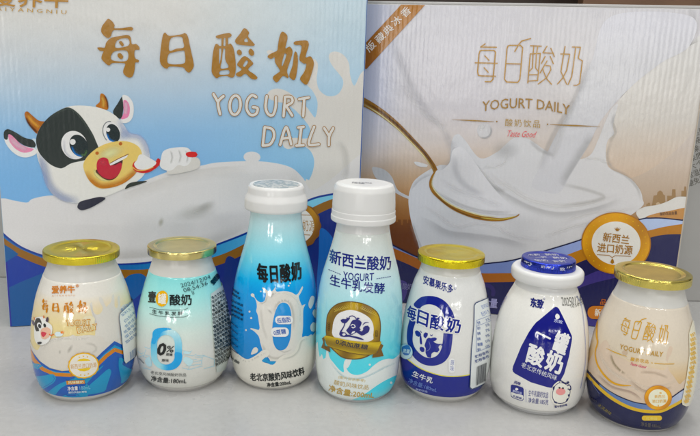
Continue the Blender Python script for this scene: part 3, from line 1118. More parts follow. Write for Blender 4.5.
# skylines
a.poly([(386, 222), (398, 222), (398, 219.5), (401, 219.5), (401, 225), (403, 225), (403, 219.5), (407, 219.5), (407, 223), (408, 223), (408, 219.5), (411, 219.5), (411, 227), (413, 233), (425, 262), (386, 262)],
       lambda px: ramp([(219, (122, 74, 26)), (235, (108, 58, 16))])(px), smooth=False, grid=(7, 7))
S7 = lambda p: K(600, 160, 7, p)
sk = (150, 122, 88)
for pp in ([(362, 322), (375, 250), (398, 245), (400, 238), (402, 225), (420, 212), (438, 225), (442, 240), (455, 248), (458, 322)], [(470, 322), (470, 250), (502, 250), (505, 205), (528, 205), (530, 262), (560, 270), (560, 322)],
           [(322, 330), (325, 306), (335, 306), (335, 299), (350, 299), (350, 330)], [(568, 262), (570, 215), (588, 215), (590, 185), (602, 185), (604, 262)]):
    a.poly(S7(pp), sk, smooth=False)
a.poly(S7([(392, 322), (395, 300), (408, 294), (420, 302), (420, 322)]), (176, 156, 130))

# bowl of yogurt
BW = (178, 177, 178)
a.poly([(372, 168), (376, 167), (385, 170), (392, 177), (398, 190), (410, 197), (409, 199), (396, 193), (386, 184), (376, 178)], (172, 172, 176))
bowl = [(449, 163), (440, 165), (427, 171), (415, 180), (410, 190), (408.5, 200), (409.5, 212), (412, 224), (417, 240), (424, 258), (440, 262), (470, 263.5), (490, 262.5), (515, 259), (549, 249), (581, 239), (610, 228), (641, 207.5), (642.5, 199), (640, 190), (632, 180), (622, 174), (612, 169.5), (607, 164),
        (606, 150), (608, 140), (614, 134), (613, 126), (616, 112), (618, 104), (612, 108), (604, 125), (598, 140), (590, 155), (575, 160), (560, 158), (545, 150), (535, 143), (526, 138), (514, 138), (505, 145), (497, 152), (480, 158), (465, 140), (458, 134), (452, 140)]
a.poly(bowl, lambda px: np.array([[187, 187, 190]]) + (px[:, :1] - 520) * np.array([[0.03, 0.02, 0.0]]) - np.clip(px[:, 1:2] - 200, 0, 60) * 0.05, grid=(7, 7))
# poured stream from the upper right
a.poly([(612, 16), (592, 60), (575, 100), (556, 135), (546, 155), (537, 172), (532, 186), (545, 192), (560, 192), (572, 172), (588, 146), (600, 122), (616, 102), (634, 84), (650, 71), (664, 61), (690, 45), (690, 16)],
       lambda px: np.array([[183, 183, 187]]) + np.clip((70 - px[:, 1:2]) / 45, 0, 1) * np.array([[9, 9, 12]]), grid=(5, 7))  # paler towards the top: the glare there is put into the ink colour
a.soft([(590, 60), (573, 100), (552, 136), (538, 170)], 8, 3, (158, 158, 160), 0.5)
a.soft([(594, 135), (578, 160), (562, 186)], 2, 9, (150, 150, 148), 0.55)
a.soft([(575, 100), (562, 130), (552, 160)], 5, 5, (190, 189, 189), 0.6)
# splash crown
a.soft([(452, 140), (456, 150), (470, 168), (478, 178)], 5, 5, (196, 196, 198), 0.6)
a.soft([(444, 130), (450, 145), (452, 160), (440, 170)], 6, 6, (168, 168, 172), 0.5)
a.soft([(470, 160), (480, 172), (492, 186), (506, 192)], 4, 6, (138, 140, 142), 0.6)
a.soft([(462, 148), (474, 165), (487, 176), (500, 190), (512, 197)], 2.5, 2.5, (204, 203, 204), 0.7)
a.soft([(486, 172), (497, 180), (510, 188), (530, 200), (560, 206), (590, 203), (618, 194)], 4.5, 4.5, (204, 203, 202), 0.75)
a.soft([(490, 182), (510, 196), (535, 208), (562, 213), (595, 208), (622, 198)], 2, 7, (152, 152, 152), 0.5)
a.soft([(482, 170), (486, 167), (495, 167), (505, 162), (508, 155)], 2.2, 2.2, (200, 199, 199), 0.6)
a.soft([(560, 184), (580, 188), (597, 193), (604, 197), (590, 202), (560, 206)], 3, 3, (160, 158, 152), 0.45)
a.soft([(530, 140), (540, 150), (555, 156)], 4, 3, (158, 157, 156), 0.5)
a.blob(505, 150, 18, 12, 0, (168, 168, 168), 0.4)
a.soft([(582, 158), (600, 160), (612, 166)], 3, 2, (200, 199, 197), 0.6)
a.soft([(612, 138), (607, 155), (612, 168), (626, 176), (637, 188), (641, 202)], 3, 2, (160, 158, 156), 0.55)
a.soft([(616, 112), (613, 122), (616, 132), (610, 142)], 1.5, 4, (150, 150, 150), 0.5)
# droplets
a.poly(ell(484.5, 130.5, 7.4, 7.8, 0, 30), (180, 179, 182), smooth=False)
a.soft(ell(484.5, 130.5, 6.5, 7.0, 0, 20, -40, 130), 2, 1, (142, 141, 142), 0.6)
a.blob(482, 127, 4, 4, 0, (205, 205, 205), 0.7)
a.poly([(414, 162), (419, 162), (428, 165), (427, 167), (418, 166)], (190, 190, 192))
# spoon: golden handle and bowl
hd = [(362, 101), (372, 106.5), (384, 114.5), (398, 126), (413, 141), (425, 154), (433, 165.5), (436, 172)]
a.strokes([hd], [8.5, 7.5, 6.5, 5.5, 5, 4.6, 4.8], (140, 98, 38), smooth=True)
a.soft(hd, 2.2, 0.8, (92, 55, 12), 0.85)
a.soft([(x - 1.5, y + 1.6) for x, y in hd], 1.1, 1.1, (222, 196, 150), 0.9)
rim = [(436, 170), (432, 177), (430.5, 184), (433, 191), (440, 198), (452, 207), (465, 213), (480, 217.5), (500, 219.5), (516, 216.5), (519, 214)]
a.poly([(436, 171), (442, 170), (450, 162), (453, 150), (462, 147), (472, 158), (486, 178), (500, 195), (514, 208), (519, 214), (500, 214), (480, 212), (460, 206), (442, 195), (433, 185)], (190, 190, 194))
a.soft([(440, 178), (455, 188), (480, 198), (505, 207)], 3, 6, (200, 200, 203), 0.7)
a.soft([(455, 155), (456, 172), (466, 186), (485, 196)], 5, 5, (166, 167, 172), 0.5)
a.soft([(438, 192), (460, 204), (485, 211), (512, 212)], 2, 3, (160, 160, 160), 0.6)
a.strokes([rim], [1.2, 2.6, 3.2, 3.6, 4, 4.4, 4.4, 3.8, 2.4, 0.8], (150, 106, 40), smooth=True)
a.soft([(436, 172), (432, 184), (440, 196), (455, 206.5), (480, 215), (500, 216.8)], 0.9, 0.9, (225, 200, 155), 0.9)
a.soft([(434, 192), (445, 203), (466, 214.5), (490, 220)], 0.9, 0.9, (112, 70, 14), 0.8)
a.soft([(480, 217.5), (500, 219), (517, 216)], 0.8, 0.8, (235, 190, 100), 0.8)
# folds on the bowl
a.soft([(417, 208), (425, 206), (435, 212), (446, 221), (458, 226), (478, 223), (495, 226), (515, 236), (545, 240)], 3, 3.5, (200, 199, 201), 0.75)
a.soft([(418, 216), (432, 222), (448, 231), (470, 234), (500, 238), (530, 246)], 2, 9, (152, 152, 156), 0.5)
a.soft([(411, 190), (420, 180), (432, 174)], 3, 1, (160, 160, 164), 0.5)
a.soft([(413, 222), (418, 238), (425, 254)], 1, 5, (158, 158, 163), 0.5)
a.soft([(560, 222), (590, 214), (620, 210), (638, 207)], 3, 3, (198, 196, 194), 0.6)
a.soft([(545, 236), (575, 226), (600, 220)], 3, 3, (196, 195, 194), 0.6)
# milk ribbon at the right
a.poly([(636, 212), (644, 207), (658, 204.5), (668, 201), (676, 197), (684, 196.5), (695, 198), (695, 207), (684, 209), (668, 211), (655, 213.5), (646, 217), (640, 219)], (194, 192, 188))
a.poly([(646, 217), (655, 213.5), (668, 211), (690, 208), (695, 222), (675, 219.5), (660, 217.5)], (178, 132, 82))
# navy line, light blue and gold ribbons, navy ground
nav = [(385, 241), (395, 246), (406, 251.5), (417, 256.5), (430, 260), (450, 263), (475, 264), (490, 263), (515, 259.5), (549, 249.5), (581, 239.5), (610, 228), (641, 219), (650, 218), (662, 218), (680, 219.8), (700, 222)]
gt = [(385, 243.5), (395, 248.5), (408, 254), (422, 260), (440, 266), (460, 271), (480, 273), (500, 273), (520, 272), (545, 264), (570, 253.5), (600, 243), (630, 235), (650, 230), (665, 226.5), (685, 223.5), (700, 222.5)]
gb = [(385, 253.5), (395, 258.5), (408, 264), (422, 270.5), (440, 276), (460, 280), (480, 282), (500, 282), (520, 281), (545, 276), (570, 266), (600, 254), (630, 245), (650, 237.5), (665, 234.5), (682, 234), (700, 234)]
a.poly(nav + [(720, 345), (380, 345)], lambda px: np.array([[24, 26, 84]]) + np.clip((px[:, 1:2] - 312) / 14, 0, 1) * np.array([[36, 30, 60]]), grid=(7, 7))
a.fill([np.concatenate([catmull(nav, 2, False), catmull(gt, 2, False)[::-1]])], lambda px: np.array([[112, 128, 178]]) + np.clip((px[:, :1] - 500) / 150, 0, 1) * np.array([[48, 46, 34]]), grid=(7, 7))
a.fill([np.concatenate([catmull(gt, 2, False), catmull(gb, 2, False)[::-1]])], lambda px: np.array([[158, 92, 22]]) + np.clip((px[:, :1] - 480) / 100, 0, 1) * np.array([[16, 26, 4]]), grid=(7, 7))
a.strokes([nav], 1.3, (16, 22, 70), smooth=True)
a.poly([(568, 296), (577, 289), (590, 284), (605, 280), (625, 276), (650, 275), (650, 262), (625, 265), (600, 270), (585, 276), (572, 282)], (62, 52, 128))
a.poly([(566, 322), (580, 317), (592, 318), (600, 330), (560, 345)], (62, 56, 135))
a.strokes([ell(486, 292, 7.5, 7, 0, 24, 150, 380)], 4, (48, 38, 105))
a.poly([(395, 282), (402, 280), (408, 285), (404, 300), (394, 302)], (70, 60, 130))
a.fill_uv([[(W_ - 1.4, 0.7), (W_ - 0.65, 0.7), (W_ - 0.65, H_ - 1), (W_ - 1.4, H_ - 1)]], (168, 158, 144))
# gold corner ribbon
a.poly(K(360, 0, 8.72, [(50, 375), (385, 14), (595, 14), (205, 440), (60, 600), (40, 600)]), lambda px: np.array([[168, 112, 16]]) - np.clip((386 - px[:, :1]) / 20, 0, 1) * np.array([[26, 26, 4]]), smooth=False, grid=(5, 5))
a.build('front_artwork', BOX2)

a = Art(F2)
G2 = (166, 124, 34)
THIN_MEI = [[(160, 70), (125, 95), (250, 97)], [(120, 128), (130, 121), (230, 122), (242, 135), (232, 250), (222, 350), (205, 370), (160, 370)], [(120, 126), (112, 150), (100, 290), (106, 318), (130, 324), (242, 326)], [(82, 220), (256, 224)], [(158, 165), (190, 200)], [(152, 260), (184, 295)]]
THIN_RI = [[(355, 82), (440, 82), (458, 100), (455, 130), (436, 350), (418, 375), (330, 372), (313, 350), (333, 110), (340, 88), (355, 82)], [(325, 227), (445, 230)], [(395, 130), (430, 70), (450, 48), (520, 28)]]
THIN_SUAN = [[(45, 85), (130, 88)], [(42, 150), (22, 380)], [(42, 150), (122, 145), (100, 360), (28, 365)], [(70, 90), (64, 150), (58, 262), (38, 285)], [(102, 90), (90, 160), (84, 262), (104, 285)], [(35, 315), (105, 315)], [(175, 88), (142, 140), (225, 145)], [(205, 105), (232, 170)],
             [(160, 170), (130, 225)], [(200, 170), (225, 228)], [(175, 205), (120, 300)], [(160, 240), (200, 245), (205, 275), (170, 340), (105, 388)], [(140, 270), (170, 345), (210, 390)]]
THIN_NAI = [[(318, 90), (300, 190), (285, 290), (330, 390)], [(283, 150), (355, 152), (330, 280), (300, 340), (258, 388)], [(375, 95), (440, 97), (422, 185), (455, 205), (432, 385), (410, 398), (388, 398)], [(402, 98), (385, 230), (370, 330), (342, 392)]]
THIN = {'mei': (THIN_MEI, (82, 70, 256, 370)), 'ri': (THIN_RI, (313, 28, 520, 375)), 'suan': (THIN_SUAN, (22, 85, 232, 390)), 'nai': (THIN_NAI, (258, 90, 455, 398))}
a.strokes([K(465, 35, 7.93, p) for p in THIN_MEI + THIN_RI], 1.25, G2)
a.strokes([K(525, 35, 7.93, p) for p in THIN_SUAN + THIN_NAI], 1.15, G2)
a.build('title_lettering', BOX2)
a = Art(F2)
a.text('YOGURT DAILY', (482, 111.5), (569.5, 115.2), 10, (150, 112, 38), 0.012, sag=-5.0)
a.text('酸奶饮品', (505, 126), (540, 127.8), 7.6, (165, 135, 72), 0.0, spacing=1.25)
a.text('Taste Good', (507.5, 136.3), (536.5, 137.6), 6.2, (206, 84, 88), 0.0, shear=0.5)
a.strokes([[(452, 119.5), (475, 120.6), (494, 121.6)]], [0.2, 1.5, 0.4], (150, 116, 55))
a.strokes([[(550, 124.5), (575, 125.5), (600, 126.5)]], [0.4, 1.7, 0.2], (150, 116, 55))
a.fill([ell(496.8, 121.5, 0.8, 0.8, 0, 10), ell(547.6, 124.2, 0.8, 0.8, 0, 10)], (150, 116, 55))
a.build('subtitle_lettering', BOX2)
a = Art(F2)
# characters running up the corner ribbon
rib = [((372.4, 48.2), '版'), ((382.0, 39.3), '藏'), ((390.0, 31.5), '典'), ((398.5, 22.5), '冰'), ((407.6, 13.8), '香')]
for (x, y), ch in rib[::1]:
    dx, dy = 0.70, -0.71
    a.text(ch, (x - 2.4, y + 4.6), (x + 4.6, y - 2.4), 8.2, (198, 192, 186), 0.012, up=(-0.70, -0.71))
a.build('ribbon_lettering', BOX2)
a = Art(F2)
a.text('酸奶饮品含量', (660, 215.5), (677, 214.2), 3.4, (60, 50, 60), 0.0)
a.build('small_print', BOX2)
a = Art(F2)
a.text('含量', (482, 306.5), (497, 308.0), 9.5, (150, 148, 190), 0.02)
a.build('content_lettering', BOX2)
a = Art(F2)
a.text('每日酸奶', (392, 288), (412, 290), 6.5, (120, 118, 160), 0.0)
a.build('lettering', BOX2)

a = Art(F2)
gold2 = lambda px: np.array([[188, 134, 14]]) + 16 * np.sin((px[:, :1] * 0.8 + px[:, 1:2]) / 10.0)
seal(a, 616, 243, 34.8, 31, gold2, (168, 112, 10), (206, 202, 196), 4, 0.0, 0.70)
for k in range(26):
    t_ = 2 * math.pi * k / 26
    a.fill([ell(616 + 29.8 * math.cos(t_), 243 + 26.6 * math.sin(t_), 0.55, 0.55, 0, 8)], (214, 168, 60))
a.text('新西兰', (602.5, 240.8), (628.5, 244.2), 9.0, (158, 112, 30), 0.014)
a.text('进口奶源', (597, 251.4), (632, 254.6), 9.2, (158, 112, 30), 0.014)
a.strokes([[(597, 254.2), (609, 255), (612, 257.2), (615, 255.2), (630.5, 256)]], 0.6, (158, 112, 30))
a.poly([(612.4, 258), (614, 262.3), (612, 263.6), (610.2, 262)], (158, 112, 30))
for k in (-40, -20, 0, 20, 40):
    r_ = math.radians(k - 90 + 6)
    a.strokes([[(617 + 1.0 * math.cos(r_), 231 + 1.0 * math.sin(r_)), (617 + 4.6 * math.cos(r_), 231 + 4.0 * math.sin(r_))]], [1.1, 0.3], (158, 112, 30))
a.build('seal_badge', BOX2)
a = Art(F2)
a.fill([rrect(587.5, 305.5, 612, 318.5, 6)], (188, 116, 30))
a.text('新鲜', (594.5, 315.5), (606, 316.5), 7.4, (212, 200, 186), 0.02)
a.text('品', (600, 304), (606, 304.5), 5.5, (180, 100, 40), 0.02)
a.build('orange_tag', BOX2)


# ================================================================ bottles
PLA = plastic('milky_plastic', (0.70, 0.69, 0.655), 0.26)
PLAW = plastic('white_plastic', (0.78, 0.78, 0.77), 0.24)
PLAG = plastic('greyish_plastic', (0.50, 0.495, 0.46), 0.28)
FOIL_Y = foil('yellow_foil', (0.96, 0.77, 0.03), 0.20, 0.00026, 140, 0.00005)
FOIL_O = foil('yellow_foil_embossed', (0.97, 0.78, 0.06), 0.18, 0.00036, 130, 0.00006)
FOIL_G = foil('pale_gold_foil', (0.82, 0.69, 0.27), 0.20, 0.00005, 120)
FOIL_H = foil('gold_foil', (0.86, 0.71, 0.17), 0.17, 0.00010, 110, 0.00006)
FOIL_B = foil('blue_foil', (0.05, 0.08, 0.66), 0.24, 0.00050, 190, 0.0002)


def bottle(name, label, x, y, prof, body_mat, tilt=0.0, neck_to=None, cat='yogurt bottle'):
    root = thing(name, label, cat, (x, y, 0), 0, tilt, group='yogurt bottles standing in a row')
    z1 = prof[-1][0]
    s = Lathe(x, y, tilt, prof, prof[0][0] + 0.0005, z1)
    zz = np.concatenate([[0.0004, 0.0010, 0.0018, 0.003], np.linspace(0.0045, z1, 60)])
    r0 = s.r(0.002)
    P = [(0.0012, 0.0), (0.0010, r0 * 0.75), (0.0, r0 * 0.84), (0.0, r0 * 0.93)] + [(z, s.r(z)) for z in zz] + [(z1, s.r(z1) * 0.8), (z1, 0.0)]
    lathe_mesh('bottle_body', P, root, body_mat, 160)
    return root, s


def foil_lid(root, z0, z1, R, mat, dish=0.0007, name='foil_lid', skirt=0.0):
    k = rounded([(z0, R * 0.93), (z0, R * 1.0 + skirt), (z1, R), (z1, R * 0.80), (z1 - dish, R * 0.74), (z1 - dish, 0.0)], 0.0010, 5)
    return lathe_mesh(name, [(z0 + 0.0004, 0.0)] + k, root, mat, 160)


def panel(a, quad, h, lines, ink_, paper, border=None, barcode=None, rows=6, radius=0.08):
    """information panel printed on the side of a bottle; quad px (tl,tr,br,bl)"""
    rr = [(0, radius), (radius, 0), (1 - radius, 0), (1, radius), (1, 1 - radius), (1 - radius, 1), (radius, 1), (0, 1 - radius)]
    out = dens(quadmap(rr, (0, 0, 1, 1), quad), 1.5)
    if border is not None:
        cen = out.mean(0)
        a.fill([cen + (out - cen) * 1.0], border)
        v = out - cen
        L = np.hypot(v[:, 0], v[:, 1])[:, None]
        a.fill([cen + v * (1 - 0.6 / L)], paper)
    else:
        a.fill([out], paper)
    for v, tx, x0, x1, hh in lines:
        p0, p1 = quadmap([(x0, v), (x1, v)], (0, 0, 1, 1), quad)
        a.text(tx, p0, p1, hh, ink_, 0.01)
    if barcode:
        v0, v1, x0, x1 = barcode
        rng = random.Random(3)
        x = x0
        bars = []
        while x < x1:
            w = rng.choice([0.012, 0.02, 0.03])
            bars.append(dens(quadmap([(x, v0), (x + w, v0), (x + w, v1), (x, v1)], (0, 0, 1, 1), quad), 2))
            x += w + rng.choice([0.014, 0.02, 0.03])
        a.fill(bars, ink_)


# ---------------------------------------------------------------- 1: cream bottle with the cow
root, s = bottle('yogurt_bottle', 'squat cream bottle with blue waves, cartoon cow and crinkled yellow lid', -0.1667, 0.4183,
                 [(0, .0225), (.0015, .0248), (.005, .0272), (.011, .0293), (.022, .0310), (.033, .0313), (.044, .0306), (.054, .0290), (.064, .0267), (.0715, .0241), (.0765, .0222), (.0815, .0202), (.087, .0192)], PLA, 0.018)


def b1col(px, uv):
    v = np.stack([np.interp(uv[:, 1], [4, 50, 60, 68, 80], [q[k] for q in ((210, 188, 142), (210, 188, 142), (204, 190, 162), (200, 197, 190), (198, 196, 190))]) for k in range(3)], 1)
    return v


sleeve(s, 0.0044, 0.0757, b1col, root)
a = Art(s)
# milk wave on the right half and yogurt pool
c5 = lambda p: K(76, 290, 10.906, p)
MK = (192, 189, 182)
a.poly(c5([(150, 150), (170, 130), (180, 170), (185, 225), (210, 262), (245, 268), (278, 240), (292, 195), (270, 150), (250, 110), (255, 75), (285, 90), (305, 140), (330, 185), (352, 160), (380, 130), (392, 60), (410, 40), (418, 110), (420, 180), (440, 200), (455, 170), (450, 90), (470, 60), (480, 130), (485, 190), (510, 160), (560, 150),
            (620, 120), (700, 130), (700, 700), (60, 760), (20, 640), (150, 600), (200, 540), (210, 420), (200, 330), (170, 250)]), MK)
a.soft(c5([(155, 150), (175, 240), (205, 320), (212, 420)]), 2, 0.5, (160, 158, 165), 0.4)
a.poly([(83, 318), (90, 315.5), (95, 319), (92, 326), (86, 331), (80, 327)], (205, 196, 170))
pool = [(24, 338), (30, 341), (34, 348), (38, 350), (42, 344), (52, 338.5), (62, 337), (70, 336.2), (73, 334.5), (76, 336), (90, 335), (102, 337), (107, 342), (120, 338), (140, 330), (150, 328), (150, 345), (116, 346), (97, 358), (85, 366), (72, 370), (55, 369), (44, 364), (37, 357), (31, 349), (24, 344)]
a.poly(pool, (190, 186, 178))
a.soft([(42, 350), (50, 341), (66, 338), (90, 338)], 0.5, 3, (206, 204, 200), 0.6)
a.blob(70, 349, 6, 2.4, -60, (166, 164, 158), 0.5)
a.blob(60, 352, 1.6, 3, 0, (165, 162, 156), 0.4)
a.soft([(85, 343), (94, 345), (96, 350), (90, 354)], 2, 2, (168, 166, 160), 0.4)
# blue camouflage band and ochre ribbon
BW1, TEAL, OC = (24, 92, 176), (0, 142, 184), (192, 124, 32)
bot = [(150, 400), (120, 412), (60, 412), (20, 392)]
tp = [(20, 336), (29, 343), (33, 352), (40, 361), (50, 368), (62, 371), (80, 369.5), (92, 362), (102, 352), (114.3, 341), (121.5, 344.5), (138, 338), (150, 334)]
a.fill([dens(tp + bot, 2)], BW1)
tl = [(36, 362), (50, 370), (62, 372.5), (80, 371.5), (94, 364), (104, 354), (114.5, 345), (121.5, 348.5), (140, 344), (150, 340)]
rb = [(22, 344), (29.5, 349), (34, 359.5), (43, 369), (55, 374.2), (70, 375), (86, 371.5), (98, 364), (106, 356), (114.6, 349.6), (122, 352.4), (138, 346), (150, 342)]
a.fill([np.concatenate([dens(tl, 2, False), dens(rb[2:], 2, False)[::-1]])], TEAL)
a.strokes([rb], 3.6, OC)
c7 = lambda p: K(20, 365, 10.906, p)
a.poly(c7([(120, 40), (170, 35), (200, 50), (215, 30), (250, 10), (215, -10), (150, -20), (120, -10)]), TEAL)
a.poly(c7([(150, 125), (180, 122), (280, 112), (340, 98), (375, 105), (395, 145), (370, 190), (310, 230), (250, 262), (215, 262), (180, 200)]), TEAL)
a.strokes([c7([(360, 118), (380, 145), (360, 180), (300, 220), (238, 248)])], 0.5, BW1)
a.poly(c7([(300, 310), (350, 260), (430, 205), (520, 170), (640, 130), (760, 110), (700, 150), (560, 195), (450, 250), (380, 330), (330, 330)]), TEAL)
a.poly(c7([(460, 345), (520, 318), (640, 315), (740, 318), (740, 350), (600, 352)]), TEAL)
a.poly(c7([(500, 322), (640, 320), (655, 335), (520, 338)]), BW1)
c8 = lambda p: K(76, 365, 10.906, p)
a.poly(c8([(-20, 130), (60, 130), (150, 90), (240, 40), (300, 0), (250, 60), (160, 150), (40, 300), (200, 170), (330, 55), (365, 42), (382, 70), (370, 120), (350, 180), (330, 240), (305, 285), (150, 318), (0, 330), (60, 280), (130, 215)]), TEAL)
a.poly(c8([(470, -80), (462, 10), (475, 90), (490, 160), (488, 200), (540, 170), (600, 110), (620, 60), (560, 30), (500, -10), (520, -60)]), TEAL)
a.build('printed_artwork', root)
a = Art(s)
ch = {'mei': (42.0, 298.6, 48.6, 313.0), 'ri': (52.3, 302.8, 59.6, 312.6), 'suan': (63.8, 301.4, 74.2, 313.8), 'nai': (77, 300.0, 87.2, 313.2)}
for k_, (x0, y0, x1, y1) in ch.items():
    src = SRC[k_][1]
    brush(a, k_, lambda p, src=src, q=(x0, y0, x1, y1): quadmap(p, src, ((q[0], q[1]), (q[2], q[1]), (q[2], q[3]), (q[0], q[3]))), (186, 122, 30), 1.0)
a.text('爱养牛', (52.3, 293.6), (74.8, 293.0), 7.6, (190, 122, 60), 0.03)
a.text('AIYANGNIU', (52.3, 296.6), (75, 296.0), 1.4, (190, 140, 90), 0.0, spacing=1.5)
a.text('®', (76, 287.5), (79, 287.3), 3, (190, 122, 60), 0.02)
a.text('YOGURT', (66.3, 325.6), (90.2, 325.0), 5.8, (188, 130, 50), 0.05, sag=0.4)
a.text('DAILY', (77.8, 333.2), (97.5, 329.4), 6.0, (188, 130, 50), 0.05)
a.text('YOGURT', (66.8, 325.2), (89.8, 324.6), 5.0, (214, 196, 160), 0.0, sag=0.4)
a.text('DAILY', (78.2, 332.8), (97.0, 329.1), 5.2, (214, 196, 160), 0.0)
a.fill([dens([(66.4, 380.3), (84.6, 379.6), (84.9, 383.2), (67, 384.2)], 2)], (190, 124, 36))
a.text('风味酸奶', (68.5, 383.6), (83.5, 382.8), 2.8, (222, 205, 176), 0.02)
a.text('净含量', (68, 390.0), (78, 389.6), 4.0, (205, 222, 232), 0.02)
a.text('180mL', (80, 389.4), (90.4, 388.3), 3.6, (120, 180, 215), 0.0)
a.text('酸奶饮品红枣味', (69, 392.8), (86.8, 392.0), 2.0, (190, 212, 226), 0.02)
a.build('lettering', root)
a = Art(s)
# small cow with spoon
c3 = lambda p: K(20, 290, 10.906, p)
a.poly(c3([(170, 330), (185, 300), (240, 290), (280, 300), (310, 350), (350, 380), (360, 440), (320, 560), (230, 600), (180, 560), (165, 470)]), (206, 204, 200))
a.poly(c3([(135, 325), (145, 325), (170, 350), (178, 380), (160, 390), (145, 365)]), (100, 90, 105))
a.poly(c3([(160, 290), (172, 298), (178, 325), (165, 325)]), (190, 120, 80))
a.poly(c3([(262, 275), (272, 280), (280, 305), (262, 308)]), (195, 120, 80))
a.poly(c3([(288, 335), (305, 290), (318, 300), (318, 340), (305, 352)]), (85, 70, 85))
a.poly(c3([(172, 400), (175, 340), (195, 305), (222, 305), (245, 345), (245, 400), (215, 415), (220, 445), (190, 450)]), (62, 60, 55))
a.poly(ell(*c3([(222, 385)])[0], 2.2, 3.0, -15, 20), (216, 214, 210), smooth=False)
a.poly(ell(*c3([(226, 392)])[0], 1.5, 2.2, -15, 16), (48, 50, 52), smooth=False)
a.poly(ell(*c3([(280, 385)])[0], 1.3, 2.1, -15, 16), (48, 52, 50), smooth=False)
a.poly(c3([(235, 470), (240, 430), (270, 410), (310, 405), (335, 420), (345, 460), (325, 510), (280, 535), (245, 520)]), (222, 165, 145))
a.poly(c3([(240, 470), (248, 452), (275, 455), (300, 465), (290, 490), (265, 512), (248, 500)]), (198, 70, 84))
a.poly(c3([(200, 568), (240, 560), (252, 575), (230, 590), (205, 590)]), (60, 58, 60))
a.strokes([c3([(330, 480), (350, 495), (375, 480)])], 1.0, (205, 110, 30), smooth=True)
a.poly(c3([(385, 475), (400, 455), (440, 455), (475, 465), (460, 500), (400, 502)]), (190, 202, 204))
a.poly(ell(*c3([(465, 460)])[0], 1.6, 1.2, 0, 14), (215, 120, 60), smooth=False)
a.build('cow_picture', root)
a = Art(s)
seal(a, 83.6, 365.0, 15.2, 12.8, (208, 166, 60), (196, 142, 34), (204, 200, 190), -4, 0.022, 0.90)
a.fill([dens(K(76, 330, 10.906, [(10, 335), (40, 312), (85, 304), (130, 312), (158, 330)]), 1)], (212, 172, 40))
a.fill([dens(K(76, 330, 10.906, [(15, 420), (165, 402), (140, 430), (95, 445), (45, 440)]), 1)], (212, 172, 40))
a.text('新西兰进口奶源', (71.2, 368.6), (96.4, 366.6), 4.8, (188, 140, 70), 0.01)
for x_, y_ in ((79.5, 356.8), (83.4, 355.8), (87.3, 356.4), (80.8, 374.3), (84.6, 374.6), (88.2, 373.2)):
    a.fill([ell(x_, y_, 0.8, 0.7, 0, 8)], (206, 166, 90))
a.build('seal_badge', root)
a = Art(s)
panel(a, ((117.8, 314.2), (134.5, 298.5), (141, 352), (123.5, 364.5)), 0, [], (60, 110, 165), (198, 200, 196), (70, 100, 130), None, radius=0.07)
for i, (tx, y_) in enumerate([('食品名称酸奶', 310), ('配料生牛乳', 315), ('白砂糖', 321), ('营养成分', 326.5), ('能量每份', 332), ('蛋白质', 337), ('脂肪钠', 342)]):
    x0 = 120.6 + i * 0.8
    a.text(tx, (x0 + (2 if i in (2, 3) else 0), y_ + 1.6), (136.5, y_ - 10.5 + i * 0.5), 3.0, (90, 130, 172), 0.01)
a.fill([dens([(x_, 352 - (x_ - 128) * 0.75), (x_ + w_, 352 - (x_ - 128) * 0.75), (x_ + w_ + 0.6, 360 - (x_ - 128) * 0.9), (x_ + 0.6, 360 - (x_ - 128) * 0.9)], 2) for x_, w_ in ((128.4, .5), (129.6, .3), (130.6, .6), (131.8, .3), (132.8, .5), (134, .3))], (50, 105, 165))
a.build('nutrition_panel', root)
foil_lid(root, 0.0862, 0.0912, 0.0224, FOIL_O, 0.0005)

# ---------------------------------------------------------------- 2: mint bottle
root, s = bottle('yogurt_bottle', 'squat white and mint green bottle with a large blue zero and smooth gold lid', -0.1070, 0.4349,
                 [(0, .0212), (.0015, .0235), (.005, .0262), (.011, .0286), (.02, .0302), (.03, .0304), (.04, .0297), (.05, .0281), (.0605, .0255), (.068, .0233), (.0741, .0212), (.0815, .0188), (.087, .018)], PLA)
sleeve(s, 0.0035, 0.0752, zramp([(3, (190, 190, 184)), (28, (190, 191, 186)), (42, (184, 196, 190)), (52, (172, 200, 196)), (64, (146, 198, 196)), (74, (128, 190, 190))]), root)
a = Art(s)
c4 = lambda p: K(138, 320, 10.906, p)
# pale line drawing of rooftops and waves
LB = (150, 188, 205)
for p in ([(0, 340), (40, 372), (60, 355)], [(75, 295), (120, 310), (140, 300)], [(90, 320), (60, 400), (110, 420)], [(20, 400), (80, 380), (130, 395)], [(100, 440), (130, 480), (120, 500)], [(480, 330), (560, 352), (590, 335)], [(490, 380), (600, 390), (635, 372)], [(500, 350), (480, 420), (520, 470)],
          [(520, 400), (560, 440), (640, 430)], [(540, 470), (690, 440)], [(520, 500), (700, 480)], [(480, 520), (560, 540), (700, 500)], [(150, 500), (150, 420)], [(560, 500), (550, 540)], [(620, 400), (700, 410), (690, 470)], [(640, 385), (720, 395)], [(700, 380), (830, 430), (830, 500), (720, 530)], [(60, 520), (140, 540)]):
    a.strokes([c4(p)], 0.45, LB)
for p in ([(80, 440), (130, 400), (150, 500), (110, 500)], [(490, 440), (520, 400), (600, 440), (560, 500)], [(500, 340), (580, 350), (560, 370), (500, 365)]):
    a.poly(c4(p), (172, 198, 208))
# big zero ring
out_ = rrect(151.2, 328, 182.0, 370, 15.4)
inn_ = rrect(157.3, 334.8, 174.9, 364.5, 8.8)


def ringcol(px):
    t_ = np.clip((px[:, :1] - 160) / 8, 0, 1)
    u_ = np.clip((px[:, 1:2] - 330) / 34, 0, 1)
    left = np.array([[60, 152, 205]]) * (1 - u_) + np.array([[150, 196, 218]]) * u_
    right = np.array([[172, 200, 208]]) * (1 - u_) + np.array([[52, 152, 208]]) * u_
    return left * (1 - t_) + right * t_


